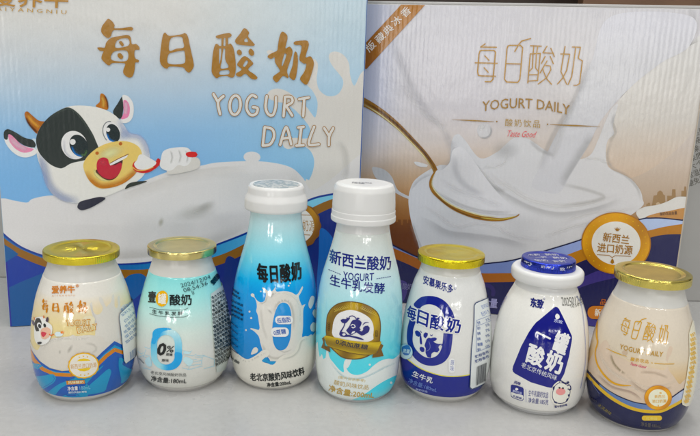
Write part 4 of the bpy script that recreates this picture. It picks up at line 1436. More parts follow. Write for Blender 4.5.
a.fill([dens(out_, 1.2)], ringcol, [dens(inn_, 1.2)], grid=(1.2, 1.2))
a.poly(c4([(160, 190), (165, 130), (200, 95), (260, 85), (330, 86), (370, 102), (300, 115), (255, 140), (235, 190), (205, 220), (190, 260), (150, 250)]), (60, 152, 205))
a.poly(K(138, 355, 10.906, [(475, -20), (480, 40), (465, 90), (420, 140), (360, 162), (300, 162), (350, 140), (390, 100), (400, 40), (405, -30)]), (48, 150, 206))
a.build('printed_artwork', root)
a = Art(s)
DK = (30, 40, 40)
a.poly(K(138, 270, 10.906, [(265, 225), (300, 235), (325, 270), (328, 330), (305, 380), (262, 400), (220, 380), (198, 340), (198, 290), (225, 245)]), (214, 158, 40))
a.text('壹', (148.6, 302.0), (155.6, 302.4), 10.8, DK, 0.03)
a.text('罐', (158.3, 304.0), (166.2, 304.2), 10.5, (220, 214, 196), 0.02)
a.text('酸奶', (170.0, 305.3), (191.4, 305.0), 10.6, DK, 0.025)
a.text('®', (192, 295), (194.4, 294.8), 2.5, DK, 0.01)
a.strokes([[(150, 307.2), (158, 309.2), (170, 310.2), (184, 310.0), (188, 308)], [(150, 313.6), (157, 315.6), (170, 317.2), (184, 317.0), (188, 315.5)]], 0.45, (60, 75, 72))
a.text('生牛乳发酵', (152.5, 313.0), (182.5, 315.0), 3.9, (50, 62, 60), 0.02, sag=1.2, spacing=1.5)
a.text('0', (157.8, 354.6), (165.4, 355.2), 11.6, (18, 24, 24), 0.05, shear=0.15)
a.text('%', (166.6, 351.8), (173.8, 352.4), 6.4, (25, 32, 32), 0.02, shear=0.15)
a.text('蔗糖', (166.2, 355.6), (172.6, 355.8), 2.6, (30, 38, 38), 0.02)
a.text('原味', (162, 361.4), (169, 361.6), 2.7, (40, 48, 48), 0.02)
a.text('老北京风味酸奶饮品', (151, 373.4), (186, 376.0), 3.2, (40, 46, 44), 0.01, sag=1.0)
a.text('净含量:180mL', (151.5, 380.4), (186.2, 383.0), 5.2, (24, 30, 28), 0.02, sag=1.0)
a.text('2024/12/04', (181.4, 287.6), (210.2, 278.6), 4.2, (60, 88, 92), 0.0, sag=0.8)
a.text('08:54:36', (184.0, 292.4), (207.5, 284.6), 4.0, (66, 92, 96), 0.0, sag=0.6)
a.text('N', (191.5, 292.8), (193.5, 292.4), 1.6, (60, 80, 84), 0.02)
a.text('壹罐酸', (213.2, 285), (220.0, 276.5), 5.0, (16, 30, 34), 0.05)
a.strokes([[(139.8, 358), (144.8, 363)]], 0.5, (60, 66, 62))
a.build('lettering', root)
a = Art(s)
a.fill([dens([(210.2, 294), (224, 283.5), (230, 283), (236, 300), (236, 372), (224, 370), (216, 372), (214.0, 350), (211.6, 320)], 2)], (176, 184, 180))
r2 = random.Random(5)
pool_ = '营养成分表项目每能量蛋白质脂肪碳水化合物钠配料生牛乳白砂糖食品添加剂保质期贮存条件产品标准生产许可证地址电话'
for i in range(17):
    y_ = 298.2 + i * 4.15
    x0 = 211.6 + (y_ - 295) * 0.056
    tx = ''.join(r2.choice(pool_) for _ in range(6))
    a.text(tx, (x0, y_ + 1.5), (x0 + 15.5, y_ - 7.5), 3.3, (38, 50, 50), 0.025)
a.build('nutrition_panel', root)
foil_lid(root, 0.0864, 0.0914, 0.0217, FOIL_G, 0.0009)

# ---------------------------------------------------------------- 3: tall blue bottle
root, s = bottle('yogurt_bottle', 'tall sky blue bottle with a milk splash zero and white pop cap', -0.0478, 0.4421,
                 [(0, .0208), (.0015, .0230), (.006, .0262), (.012, .0278), (.0245, .0288), (.0355, .0290), (.0465, .0286), (.0585, .0276), (.0705, .0256), (.0805, .0231), (.0895, .0206), (.098, .0185), (.107, .0170), (.1125, .0164), (.1175, .0166)], PLA)


sleeve(s, 0.0010, 0.1168, zramp([(1, (185, 186, 180)), (8, (150, 188, 208)), (16, (0, 126, 190)), (50, (4, 134, 200)), (68, (26, 146, 206)), (80, (84, 172, 212)), (90, (126, 188, 216)), (98, (148, 194, 214)), (106, (166, 198, 210)), (117, (182, 200, 206))]), root)
a = Art(s)
c6 = lambda p: K(240, 285, 10.906, p)
c7 = lambda p: K(240, 325, 10.906, p)
MK = (192, 190, 184)
# poured zero: ring of milk
outer = c6([(395, 10), (385, 45), (400, 72), (440, 70), (500, 68), (560, 80), (610, 108), (628, 98), (650, 62), (668, 28), (680, 12), (686, 25), (675, 60), (650, 105), (640, 120), (650, 170), (675, 225), (692, 215), (712, 208), (700, 235), (688, 280), (686, 440), (680, 520), (675, 560), (700, 590), (740, 560), (780, 540), (800, 600), (800, 900),
                   (300, 980), (330, 830), (260, 740), (225, 640), (205, 560), (150, 500), (110, 480), (120, 470), (165, 480), (205, 490), (215, 470), (210, 430), (195, 330), (178, 285), (185, 240), (180, 190), (160, 140), (135, 130), (117, 108), (135, 90), (158, 105), (160, 130), (190, 170), (230, 190), (265, 175), (278, 140), (282, 90), (262, 55), (240, 35), (250, 25), (275, 40), (300, 62), (330, 72), (360, 60), (380, 30)])
inner = c6([(478, 192), (520, 210), (548, 260), (560, 340), (558, 480), (550, 570), (530, 640), (500, 690), (455, 712), (410, 705), (375, 660), (358, 590), (352, 470), (365, 370), (385, 290), (415, 225), (448, 198)])
a.fill([catmull(outer, 1.5)], MK, [catmull(inner, 1.5)])
a.soft(c6([(400, 330), (375, 300), (400, 220), (460, 175), (520, 180), (560, 240), (580, 340), (580, 500)]), 2.5, 1.5, (160, 158, 154), 0.55)
a.soft(c6([(330, 140), (360, 100), (400, 82)]), 1.5, 1.5, (120, 126, 128), 0.5)
a.soft(c6([(205, 200), (240, 205), (280, 180), (300, 110)]), 1.2, 1.2, (164, 163, 160), 0.6)
a.soft(c6([(300, 260), (330, 285), (355, 320)]), 0.8, 2, (120, 122, 120), 0.6)
a.soft(c6([(230, 250), (235, 340), (255, 470), (300, 600)]), 2, 2, (170, 168, 165), 0.4)
a.soft(c6([(330, 130), (420, 90), (520, 95), (610, 160), (650, 260), (655, 420)]), 1.5, 1.5, (206, 205, 202), 0.7)
a.soft(c7([(240, 200), (280, 290), (330, 350), (420, 360), (500, 310)]), 2, 2, (160, 158, 150), 0.5)
for (x, y, r_) in ((106, 290, 1.0), (124, 360, 1.1), (228, 70, .8), (530, 8, .9), (545, -20, .8)):
    a.poly(ell(*c6([(x, y)])[0], r_, r_, 0, 14), MK, smooth=False)
a.poly(c7([(60, 45), (75, 45), (78, 62), (62, 65)]), MK)
a.poly(c7([(122, 320), (135, 275), (155, 245), (180, 240), (200, 262), (190, 295), (160, 312)]), MK)
# milk surface at the bottom
low = [(215, 333), (222, 340), (229, 343), (234, 349), (240, 355), (247, 359), (253, 357), (259, 353), (262, 350.5), (266, 349.5), (269, 351), (269.5, 354), (266, 358), (263, 361.5), (267, 363), (272, 364.5), (275, 363), (279, 358), (284, 355), (290, 354), (294, 351), (297, 345), (300, 339), (305, 336), (311, 336.5), (316, 330), (322, 322), (330, 318), (330, 400), (215, 400)]
a.poly(low, (196, 194, 186))
a.soft([(233, 350), (246, 361), (258, 356), (267, 352)], 0.6, 2, (160, 160, 152), 0.4)
a.soft([(281, 359), (292, 356), (298, 350), (301, 341), (308, 338)], 0.6, 2.2, (150, 156, 152), 0.5)
a.soft([(276, 348), (284, 352), (292, 349)], 1, 1, (120, 118, 110), 0.4)
a.poly(c7([(240, 385), (262, 362), (285, 348), (300, 372), (330, 392), (395, 395), (360, 432), (330, 430), (290, 405), (250, 402)]), (30, 138, 190))
# splash bits at the right
for p in ([(310, 326), (313, 322), (316, 325), (315, 331), (311, 331)], [(309, 300), (311, 296), (314, 297), (313, 304), (310, 309), (308, 305)], [(312, 313), (314, 309), (317, 312), (315, 318)]):
    a.poly(p, MK)
a.build('printed_artwork', root)
a = Art(s)
a.text('每日酸奶', (258.2, 281.2), (301.2, 278.6), 18.0, (22, 26, 28), 0.03, sag=2.6, spacing=1.12)
a.poly(rrect(275.2, 315.6, 292.8, 324, 4), (204, 206, 206), smooth=False)
a.poly(rrect(271, 327.3, 288.6, 336.6, 4), (204, 206, 206), smooth=False)
a.text('低脂肪', (277.2, 323.2), (290.6, 321.8), 5.2, (40, 90, 170), 0.02)
a.text('0蔗糖', (274, 335.3), (286, 333.6), 5.2, (50, 92, 168), 0.02)
a.text('老北京酸奶风味饮料', (251, 380.2), (304.2, 374.0), 7.6, (24, 32, 30), 0.03, sag=2.8)
a.text('净含量:200mL', (267.2, 386.6), (291, 383.8), 4.2, (30, 36, 34), 0.03, sag=0.4)
r3 = random.Random(11)
for i, (x0, x1, y_) in enumerate([(231, 239, 292), (231.5, 240, 297), (231.5, 243, 304), (231.5, 242, 309), (231.5, 243.5, 313.5), (231.5, 243, 318)]):
    a.text(''.join(r3.choice(pool_) for _ in range(4)), (x0, y_ - 3), (x1, y_ + 2.6), 2.1, (10, 40, 70), 0.03)
for i in range(5):
    a.strokes([[(230.8, 321 + i * 6.6), (238.4, 327.6 + i * 6.4)]], 0.6, (14, 62, 110))
a.text('京酸', (229.5, 358), (239.5, 364), 2.4, (60, 66, 66), 0.03)
a.build('lettering', root)
lathe_mesh('pop_cap', rounded([(0.1150, 0.0), (0.1150, 0.0165), (0.1156, 0.0196), (0.1168, 0.0201), (0.1222, 0.0201), (0.1240, 0.0193), (0.1262, 0.0182), (0.1300, 0.0178), (0.1318, 0.0166), (0.1312, 0.0152), (0.1312, 0.0)], 0.0007, 4), root, PLAW, 128)
capm = mat_base('printed_cap_disc')
tcn = N(capm[1], 'ShaderNodeTexCoord')
rmp = N(capm[1], 'ShaderNodeValToRGB')
rmp.color_ramp.elements[0].position, rmp.color_ramp.elements[1].position = 0.46, 0.54
rmp.color_ramp.elements[0].color, rmp.color_ramp.elements[1].color = (0.30, 0.36, 0.38, 1), (0.52, 0.54, 0.54, 1)
capm[1].links.new(noise(capm[1], tcn.outputs['Object'], 330, 4), rmp.inputs[0])
capm[1].links.new(rmp.outputs[0], capm[2].inputs['Base Color'])
capm[2].inputs['Roughness'].default_value = 0.25
lathe_mesh('cap_seal', rounded([(0.1313, 0.0148), (0.1317, 0.0146), (0.1317, 0.0)], 0.0002, 2), root, capm[0], 96)

# ---------------------------------------------------------------- 4: tall pale bottle with badge
root, s = bottle('yogurt_bottle', 'tall pale blue bottle with a gold cow badge and white screw cap', 0.0083, 0.4287,
                 [(0, .0203), (.0015, .0224), (.006, .0252), (.0119, .0265), (.026, .0274), (.0426, .0277), (.0535, .0275), (.0671, .0265), (.075, .0252), (.0804, .0239), (.0897, .0212), (.097, .0192), (.1034, .0177), (.1105, .0165), (.1165, .0162)], PLAW)
sleeve(s, 0.0012, 0.1075, zramp([(1, (140, 196, 212)), (10, (80, 184, 214)), (30, (92, 188, 216)), (44, (120, 192, 214)), (62, (150, 196, 208)), (78, (170, 198, 204)), (90, (184, 196, 196)), (108, (190, 194, 190))]), root)
a = Art(s)
c1 = lambda p: K(300, 325, 5.385, p)
MW = (196, 202, 200)
a.poly([(305, 352), (315, 350), (316.5, 343), (317.8, 342), (318.6, 350), (320, 357), (322, 354), (323.5, 359), (325.6, 358), (326.4, 352), (327.2, 346), (328.5, 352), (330, 358), (333, 362), (337, 367), (341, 371), (344, 372), (343.6, 366), (345, 360), (349, 358), (350.5, 359), (348, 363), (346.5, 368), (350, 373), (357, 375), (366, 372),
        (373, 366), (380, 361), (388, 358.6), (394, 358.5), (402, 352), (410, 352), (410, 364), (402, 372), (392, 377), (384, 381), (376, 386), (366, 393), (354, 399), (342, 400.5), (330, 395), (320, 385), (310, 378)], MW)
a.poly([(348, 359), (352, 356.5), (351, 362), (347.5, 368), (344.5, 366)], MW)
for x_, y_, r_ in ((369.7, 364.6, 1.1), (391, 382.7, 1.2), (397, 373, 0.8)):
    a.poly(ell(x_, y_, r_, r_, 0, 14), MW, smooth=False)
a.soft([(330, 362), (340, 374), (350, 379), (366, 377), (384, 368), (398, 362)], 2, 1, (168, 190, 196), 0.5)
a.build('printed_artwork', root)
a = Art(s)
NV = (36, 46, 128)
a.text('新西兰酸奶', (329.8, 262.5), (390.6, 269.5), 13.8, NV, 0.02, sag=3.2, up=(0.02, -1))
a.text('YOGURT', (343.2, 278.8), (373.6, 280.2), 7.4, NV, 0.012, sag=1.4)
a.text('生牛乳发酵', (330.2, 284.5), (384.4, 293.6), 10.6, NV, 0.015, sag=2.2, up=(0.02, -1))
a.strokes([[(329 + k * 2.1, 269.6 + k * 0.85), (330.3 + k * 2.1, 270.1 + k * 0.85)] for k in range(6)] + [[(376.5 + k * 2.1, 278.8 - k * 0.35), (377.8 + k * 2.1, 278.6 - k * 0.35)] for k in range(7)], 0.55, NV)
TG = (176, 150, 84)
a.text('(图片仅供参考)', (338.2, 378.6), (365, 382.4), 3.4, (186, 164, 110), 0.0, sag=0.5)
a.text('酸奶风味饮品', (334.0, 384.2), (368.2, 389.6), 4.8, TG, 0.01, sag=0.8)
a.text('净含量:200mL', (328.6, 390.6), (373.4, 398.0), 6.4, (172, 144, 74), 0.02, sag=2.0)
a.build('lettering', root)
a = Art(s)
ci = lambda p: K(320, 300, 10.906, p)
cj = lambda p: K(320, 330, 10.906, p)
GG = lambda px: np.array([[150, 122, 26]]) + 24 * np.sin(px[:, :1] * 0.22 + px[:, 1:2] * 0.1)
ring = ci([(70, 260), (80, 170), (120, 95), (190, 40), (270, 18), (350, 14), (450, 30), (540, 65), (615, 120), (650, 190), (662, 290), (655, 400), (640, 500), (560, 590), (470, 635), (360, 648), (250, 630), (170, 570), (90, 480), (68, 360)])
a.poly(ring, (108, 80, 14))
cc = np.mean(ring, 0)
a.poly([tuple(cc + (np.array(p) - cc) * 0.965) for p in ring], GG, grid=(1.5, 1.5))
a.poly(ci([(142, 290), (160, 210), (200, 150), (270, 118), (340, 108), (420, 125), (500, 165), (555, 215), (582, 290), (578, 380), (560, 440), (350, 480), (155, 400)]), (206, 206, 208))
for i in range(9):
    x_, y_ = ci([(160 + i * 18, 112 - i * 5.5)])[0]
    a.strokes([[(x_, y_ + 1.5), (x_ + 1.6, y_)], [(x_, y_ - 1.4), (x_ + 1.6, y_)]], 0.4, (184, 164, 82))
    x_, y_ = ci([(440 + i * 19, 85 + i * 8.5)])[0]
    a.strokes([[(x_ + 1.6, y_ + 1.5), (x_, y_)], [(x_ + 1.6, y_ - 1.4), (x_, y_)]], 0.4, (184, 164, 82))
for i in range(4):
    x_, y_ = ci([(102, 255 + i * 22)])[0]
    a.strokes([ell(x_, y_, 1.2, 0.8, 0, 10)], 0.35, (82, 60, 12))
    x_, y_ = ci([(612, 340 + i * 16)])[0]
    a.strokes([ell(x_, y_, 1.2, 0.8, 0, 10)], 0.35, (82, 60, 12))
# cow head in navy
NB = (36, 36, 120)
a.poly(ci([(228, 215), (250, 205), (290, 205), (295, 182), (312, 198), (325, 190), (330, 200), (310, 225), (285, 250), (245, 245)]), NB)
a.strokes([ci([(315, 195), (330, 175), (355, 170), (380, 182), (395, 200)])], 0.9, NB, smooth=True)
a.strokes([ci([(275, 245), (262, 290), (235, 335), (222, 370), (235, 390)])], [1.2, 0.9, 1.3, 1.7, 1.2], NB, smooth=True)
a.poly(ci([(222, 365), (240, 345), (262, 350), (280, 352), (300, 375), (330, 378), (350, 388), (420, 400), (480, 430), (440, 428), (380, 412), (320, 398), (270, 400), (232, 392)]), NB)
a.poly(ell(*ci([(265, 372)])[0], 1.6, 1.2, -10, 14), (206, 206, 208), smooth=False)
a.poly(ci([(320, 285), (340, 240), (360, 215), (385, 212), (400, 205), (402, 190), (425, 190), (440, 225), (455, 245), (445, 275), (430, 300), (445, 320), (430, 330), (455, 340), (470, 320), (468, 300), (490, 280), (520, 275), (540, 300), (528, 345), (500, 365), (480, 378), (455, 385), (425, 368), (400, 350), (375, 362), (355, 375), (330, 375), (300, 345), (288, 330)]), NB)
a.poly(ci([(340, 365), (355, 342), (378, 335), (385, 345), (362, 362)]), (206, 206, 208))
a.strokes([ci([(340, 275), (355, 262), (378, 270), (385, 290), (362, 302), (348, 292)])], 0.8, (206, 206, 208), smooth=True)
a.strokes([ci([(425, 210), (455, 225), (462, 260)])], 0.8, (206, 206, 208), smooth=True)
a.strokes([ci([(465, 270), (490, 245), (530, 240)])], [0.5, 1.1, 0.3], NB, smooth=True)
a.build('cow_badge', root)
a = Art(s)
a.poly(cj([(55, 70), (30, 90), (45, 130), (22, 190), (120, 240), (110, 180), (60, 170)]), (112, 82, 16), smooth=False)
a.poly(cj([(640, 130), (665, 150), (685, 165), (665, 210), (688, 280), (565, 300), (578, 240), (620, 240)]), (118, 86, 16), smooth=False)
rbn = cj([(62, 60), (180, 80), (330, 110), (480, 125), (600, 128), (662, 122), (640, 180), (612, 238), (560, 262), (440, 258), (320, 238), (200, 205), (95, 172), (68, 120)])
a.poly(rbn, lambda px: np.array([[160, 136, 34]]) + 26 * np.sin(px[:, 1:2] * 0.42 - px[:, :1] * 0.08), grid=(1.5, 1.5))
a.strokes([cj([(95, 176), (200, 209), (320, 242), (440, 262), (560, 266)])], 0.5, (105, 78, 14), smooth=True)
a.text('0添加蔗糖', (336, 343.4), (367.2, 349.2), 5.2, (40, 44, 60), 0.02, sag=0.9)
a.build('badge_ribbon', root)
lathe_mesh('screw_cap', rounded([(0.1130, 0.0), (0.1130, 0.0195), (0.1136, 0.0203), (0.1165, 0.0203), (0.1170, 0.0199), (0.1200, 0.0199), (0.1203, 0.0196), (0.1225, 0.0197), (0.1330, 0.0191), (0.1362, 0.0178), (0.1370, 0.0150), (0.1369, 0.0)], 0.0007, 4), root, PLAW, 144)
fc = Face((0, 0, 0), 0, 1, 1)


def cap_text(root, x, y, z, body, dx, dy, h, yaw, col, name='printed_code'):
    cu = bpy.data.curves.new(name, 'FONT')
    cu.body = body
    cu.offset = 0.01
    o = bpy.data.objects.new(name, cu)
    COL.objects.link(o)
    dg = bpy.context.evaluated_depsgraph_get()
    me = bpy.data.meshes.new_from_object(o.evaluated_get(dg), depsgraph=dg)
    bpy.data.objects.remove(o)
    v = np.array([q.co[:2] for q in me.vertices])
    lo, hi = v.min(0), v.max(0)
    c_, s_ = math.cos(yaw), math.sin(yaw)
    for q, t_ in zip(me.vertices, (v - lo) / (hi - lo) - 0.5):
        a_, b_ = t_[0] * dx, t_[1] * h
        q.co = (x + a_ * c_ - b_ * s_, y + a_ * s_ + b_ * c_, z)
    me.name = name
    m, nt, b = mat_base(name + '_ink')
    b.inputs['Base Color'].default_value = (*col, 1)
    b.inputs['Roughness'].default_value = 0.4
    return link_mesh(name, me, root, [m])


cap_text(root, -0.002, -0.0035, 0.13715, '2025/02\n18:06', 0.0125, 0, 0.0055, -0.12, (0.06, 0.06, 0.08))

# ---------------------------------------------------------------- 5: white and blue bottle, yellow lid
root, s = bottle('yogurt_bottle', 'squat white bottle with a blue oval cow emblem, blue base and yellow lid', 0.0656, 0.4343,
                 [(0, .0212), (.0015, .0234), (.005, .0262), (.0152, .0290), (.0294, .0297), (.0434, .0288), (.0503, .0278), (.0606, .0257), (.068, .0240), (.0742, .0222), (.0785, .0204), (.0825, .0190), (.088, .0183)], PLA)
sleeve(s, 0.0052, 0.0822, zramp([(5, (194, 194, 192)), (40, (194, 194, 191)), (77, (192, 193, 192))]), root)
a = Art(s)
DB = (22, 36, 138)
c1 = lambda p: K(385, 315, 5.385, p)
tp = [(392, 343), (398, 349), (402, 354), (410, 361), (420, 368), (432, 373), (445, 376), (458, 376.2), (470, 374.5), (480, 371), (488, 366), (498, 356)]
a.fill([np.concatenate([catmull(tp, 2, False), np.array([(500, 380), (492, 410), (440, 420), (400, 412), (392, 385)])])], DB)
a.strokes([tp], 0.9, (196, 190, 84), smooth=True)
# oval ring
c3 = lambda p: K(398, 290, 10.906, p)
c4 = lambda p: K(405, 325, 10.906, p)
a.poly(c3([(172, 165), (205, 115), (255, 78), (320, 65), (400, 70), (470, 95), (530, 140), (580, 210), (605, 265), (612, 322), (515, 305), (490, 250), (450, 200), (400, 168), (340, 155), (290, 165), (255, 185), (235, 210)]), DB)
lo_o = [c3([(130, 318)])[0], c3([(108, 400)])[0]] + c4([(22, 100), (25, 180), (50, 260), (90, 340), (150, 400), (220, 435), (300, 445), (370, 432), (430, 400), (475, 345), (500, 280), (512, 200), (522, 100)])
lo_i = c4([(420, 86), (412, 180), (400, 250), (370, 310), (330, 345), (270, 360), (210, 345), (150, 300), (105, 240), (85, 170), (90, 80)]) + [c3([(168, 430)])[0], c3([(196, 345)])[0]]
a.fill([np.concatenate([catmull(lo_o, 1.5, False), catmull(lo_i, 1.5, False)])], DB)
a.build('printed_artwork', root)
a = Art(s)
CR = (192, 192, 190)
for p in ([(110, 70), (130, 58), (160, 75), (178, 108), (150, 130), (122, 115)], [(160, 55), (178, 70), (188, 85), (175, 82)], [(165, 110), (178, 120), (186, 170), (188, 210), (172, 212), (162, 180)],
          [(205, 95), (225, 80), (250, 88), (250, 110), (225, 145), (205, 130)], [(275, 100), (290, 112), (305, 98), (298, 122), (280, 120)],
          [(160, 250), (175, 236), (205, 245), (215, 265), (212, 290), (185, 295), (165, 275)],
          [(240, 150), (262, 138), (285, 145), (300, 138), (330, 135), (350, 150), (335, 170), (310, 178), (330, 195), (370, 205), (410, 205), (408, 225), (385, 228), (365, 240), (375, 265), (365, 300), (320, 292), (290, 315), (282, 358), (250, 352), (225, 300), (228, 255), (215, 225), (225, 190)]):
    a.poly(c4(p), DB)
a.strokes([c4([(370, 240), (380, 225), (396, 218)]), c4([(395, 230), (385, 270), (360, 296)])], 0.7, CR, smooth=True)
a.strokes([c4([(262, 180), (275, 220), (270, 262), (235, 285)])], 0.5, (110, 115, 165), smooth=True)
a.build('cow_emblem', root)
a = Art(s)
a.text('安慕果乐多', (423.2, 283.5), (452.5, 293.8), 8.4, (30, 44, 130), 0.02, up=(0.1, -1), sag=0.2)
a.text('®', (453.6, 289.5), (456, 289.9), 2.8, (30, 44, 130), 0.01)
# outlined 每日酸奶
for ch_, p0, p1, h_ in (('每', (407.0, 318.0), (415.6, 321.2), 13.0), ('日', (417.2, 323.0), (427.4, 327.2), 13.5), ('酸', (430.0, 328.2), (443.0, 330.5), 14.0), ('奶', (445.5, 331.5), (459.5, 333.2), 14.0)):
    a.text(ch_, p0, p1, h_, (206, 206, 204), 0.085, up=(0.12, -1))
    a.text(ch_, p0, p1, h_, (30, 44, 136), 0.028, up=(0.12, -1))
a.text('生牛乳', (412.2, 375.5), (432.2, 383.2), 5.6, (198, 200, 206), 0.02, sag=0.3)
a.text('净含量:180mL', (408.5, 382.0), (436.5, 392.0), 4.6, (110, 134, 194), 0.01, sag=0.6)
a.text('酸奶饮品', (416.2, 389.4), (427.5, 392.2), 1.8, (150, 160, 200), 0.02)
a.poly(rrect(448.6, 358, 454.6, 372.5, 2.6), (204, 206, 208), smooth=False)
a.text('原\n味', (450.0, 370.6), (453.6, 370.8), 10.6, (90, 105, 165), 0.01)
a.poly(ell(406.5, 351.5, 6.6, 7.6, -20, 30), (170, 190, 196), smooth=False)
a.strokes([ell(406.5, 351.5, 6.6, 7.6, -20, 30)], 0.4, (110, 140, 160))
a.poly([(403, 347), (409, 345), (411.5, 350), (409, 355), (404, 354)], (62, 110, 172))
a.text('奶源', (403.8, 352.5), (410, 353.5), 4.0, (190, 205, 214), 0.02)
a.build('lettering', root)
a = Art(s)
pq = [(473.4, 305), (475, 302.4), (486, 298), (494, 292), (498, 300), (500, 384), (488, 382), (478, 387), (470.5, 389.4), (468.8, 387), (470.5, 350), (473, 325)]
a.fill([dens(pq, 1.5)], (60, 76, 112))
a.fill([dens([(474.1, 305.4), (475.6, 303.2), (486.4, 298.8), (495, 293), (499, 300), (500, 382), (487.6, 381), (477.6, 385.8), (471.4, 388.2), (469.8, 386.6), (471.3, 350), (473.7, 325)], 1.5)], (192, 196, 196))
for i, (tx, y_) in enumerate([('营养成分', 307), ('配料生', 314)]):
    a.text(tx, (481.5, y_ + 2.4), (489.5, y_ - 1.0), 4.4, (92, 116, 174), 0.01)
for i in range(6):
    y_ = 324.5 + i * 5.3
    a.text(pool_[i * 2:i * 2 + 2], (476.8, y_), (479.8 + (i == 4) * 2, y_ - 0.6), 3.0, (100, 116, 160), 0.02)
    a.text('%d%%' % (3 + i * 2), (485.2, y_ - 3.0), (488.8, y_ - 4.6), 2.6, (110, 124, 162), 0.02)
a.strokes([[(475.6, 320.2), (475.6, 351.6), (489, 346.5)], [(475.6, 320.2), (489.6, 315)], [(475.6, 326), (489.6, 320.6)]], 0.35, (110, 126, 168))
for i in range(2):
    a.text('贮存条件', (474.8, 358.0 + i * 4.6), (488.2, 352.5 + i * 4.6), 3.0, (72, 86, 140), 0.02)
bars = []
x_ = 475.6
rb_ = random.Random(8)
while x_ < 484.5:
    w_ = rb_.choice([0.35, 0.6, 0.9])
    bars.append(dens([(x_ + 0.3, 366.5 - (x_ - 475) * 0.45), (x_ + w_ + 0.3, 366.3 - (x_ - 475) * 0.45), (x_ + w_ - 0.6, 385.0 - (x_ - 475) * 0.5), (x_ - 0.6, 385.2 - (x_ - 475) * 0.5)], 2))
    x_ += w_ + rb_.choice([0.4, 0.6])
a.fill(bars, (70, 74, 82))
a.build('nutrition_panel', root)
foil_lid(root, 0.0876, 0.0930, 0.0214, FOIL_Y, 0.0003)

# ---------------------------------------------------------------- 6: white jar-shaped bottle, blue foil
root, s = bottle('yogurt_bottle', 'squat white bottle with a tilted dark blue label and crumpled blue foil cap', 0.1248, 0.4230,
                 [(0, .0220), (.002, .0252), (.0086, .0290), (.0191, .0301), (.033, .0300), (.0467, .0289), (.0528, .0279), (.0602, .0260), (.0702, .0221), (.0745, .0200), (.0785, .0184), (.0825, .0178)], PLAW)
sleeve(s, 0.0040, 0.0765, zramp([(4, (200, 199, 195)), (77, (204, 203, 199))]), root)
a = Art(s)
DB = (20, 26, 130)
c6 = lambda p: K(475, 320, 5.385, p)
lab = c6([(322, 22), (330, 12), (340, 5), (424, -66), (432, -71), (441, -70), (452, -60), (478, -8), (515, 72), (521, 86), (522, 104), (505, 200), (480, 290), (450, 345), (430, 362), (410, 365), (390, 362), (300, 335), (215, 288), (205, 278), (202, 266), (205, 250), (250, 140), (290, 66), (312, 34)])
a.poly(lab, DB, smooth=False)
a.build('printed_artwork', root)
a = Art(s)
up_ = (0.34, -0.94)
a.strokes([c6([(334, 66), (404, 100)])], 1.9, (208, 208, 206))
a.text('罐', (551.6, 350.6), (564.2, 355.6), 20.0, (208, 208, 206), 0.035, up=(0.30, -1))
a.text('酸', (525.6, 361.5), (541.2, 367.8), 18.5, (208, 208, 206), 0.035, up=(0.25, -1))
a.text('奶', (544.4, 368.6), (560.0, 374.8), 19.0, (208, 208, 206), 0.035, up=(0.22, -1))
a.text('老北京传统风味', (521.0, 366.8), (556.0, 380.6), 5.2, (196, 198, 206), 0.01, up=(0.3, -1), sag=0.6)
a.poly([(555, 316), (557, 313.5), (559, 315), (559.4, 318), (556.5, 319.5)], (206, 206, 206))
a.text('东致', (553.6, 322), (562, 324), 3.4, (160, 165, 205), 0.02)
a.text('东致', (530.6, 306.4), (543.4, 309.0), 9.0, (30, 38, 120), 0.04, up=(0.06, -1), sag=0.3)
a.text('®', (543.0, 300), (545.2, 300.2), 2.4, (40, 48, 120), 0.01)
a.text('20250124', (562.0, 305.5), (581.5, 303.0), 8.6, (112, 112, 108), 0.0, sag=1.4)
a.text('16:54:20', (571, 308.0), (583.5, 304.0), 3.2, (130, 130, 126), 0.0, sag=0.5)
c8 = lambda p: K(505, 370, 10.906, p)
a.poly(c8([(66, 168), (80, 158), (130, 168), (195, 190), (205, 205), (203, 320), (190, 334), (130, 318), (85, 300), (68, 285)]), (34, 42, 128))
a.poly(c8([(72, 240), (120, 255), (198, 275), (197, 316), (186, 327), (130, 311), (88, 294), (74, 280)]), (196, 196, 192))
a.poly(c8([(112, 205), (125, 192), (145, 200), (148, 215), (130, 222), (115, 216)]), (206, 206, 204))
a.text('酸奶饮品', (512.8, 391.6), (521.6, 394.2), 2.2, (170, 174, 206), 0.02)
a.text('乳酸菌', (513, 396.6), (521.6, 399.2), 1.9, (60, 66, 140), 0.02)
a.text('风味', (514.0, 383.4), (520.4, 385.2), 3.0, (40, 48, 128), 0.03)
a.strokes([c8([(228, 208), (232, 345)])], 0.35, (90, 96, 160))
a.text('生牛乳酸奶饮品', (528.2, 395.6), (547.8, 398.2), 6.0, (52, 58, 136), 0.01)
a.text('净含量:185克', (528.0, 402.4), (548, 404.8), 5.4, (52, 58, 136), 0.01)
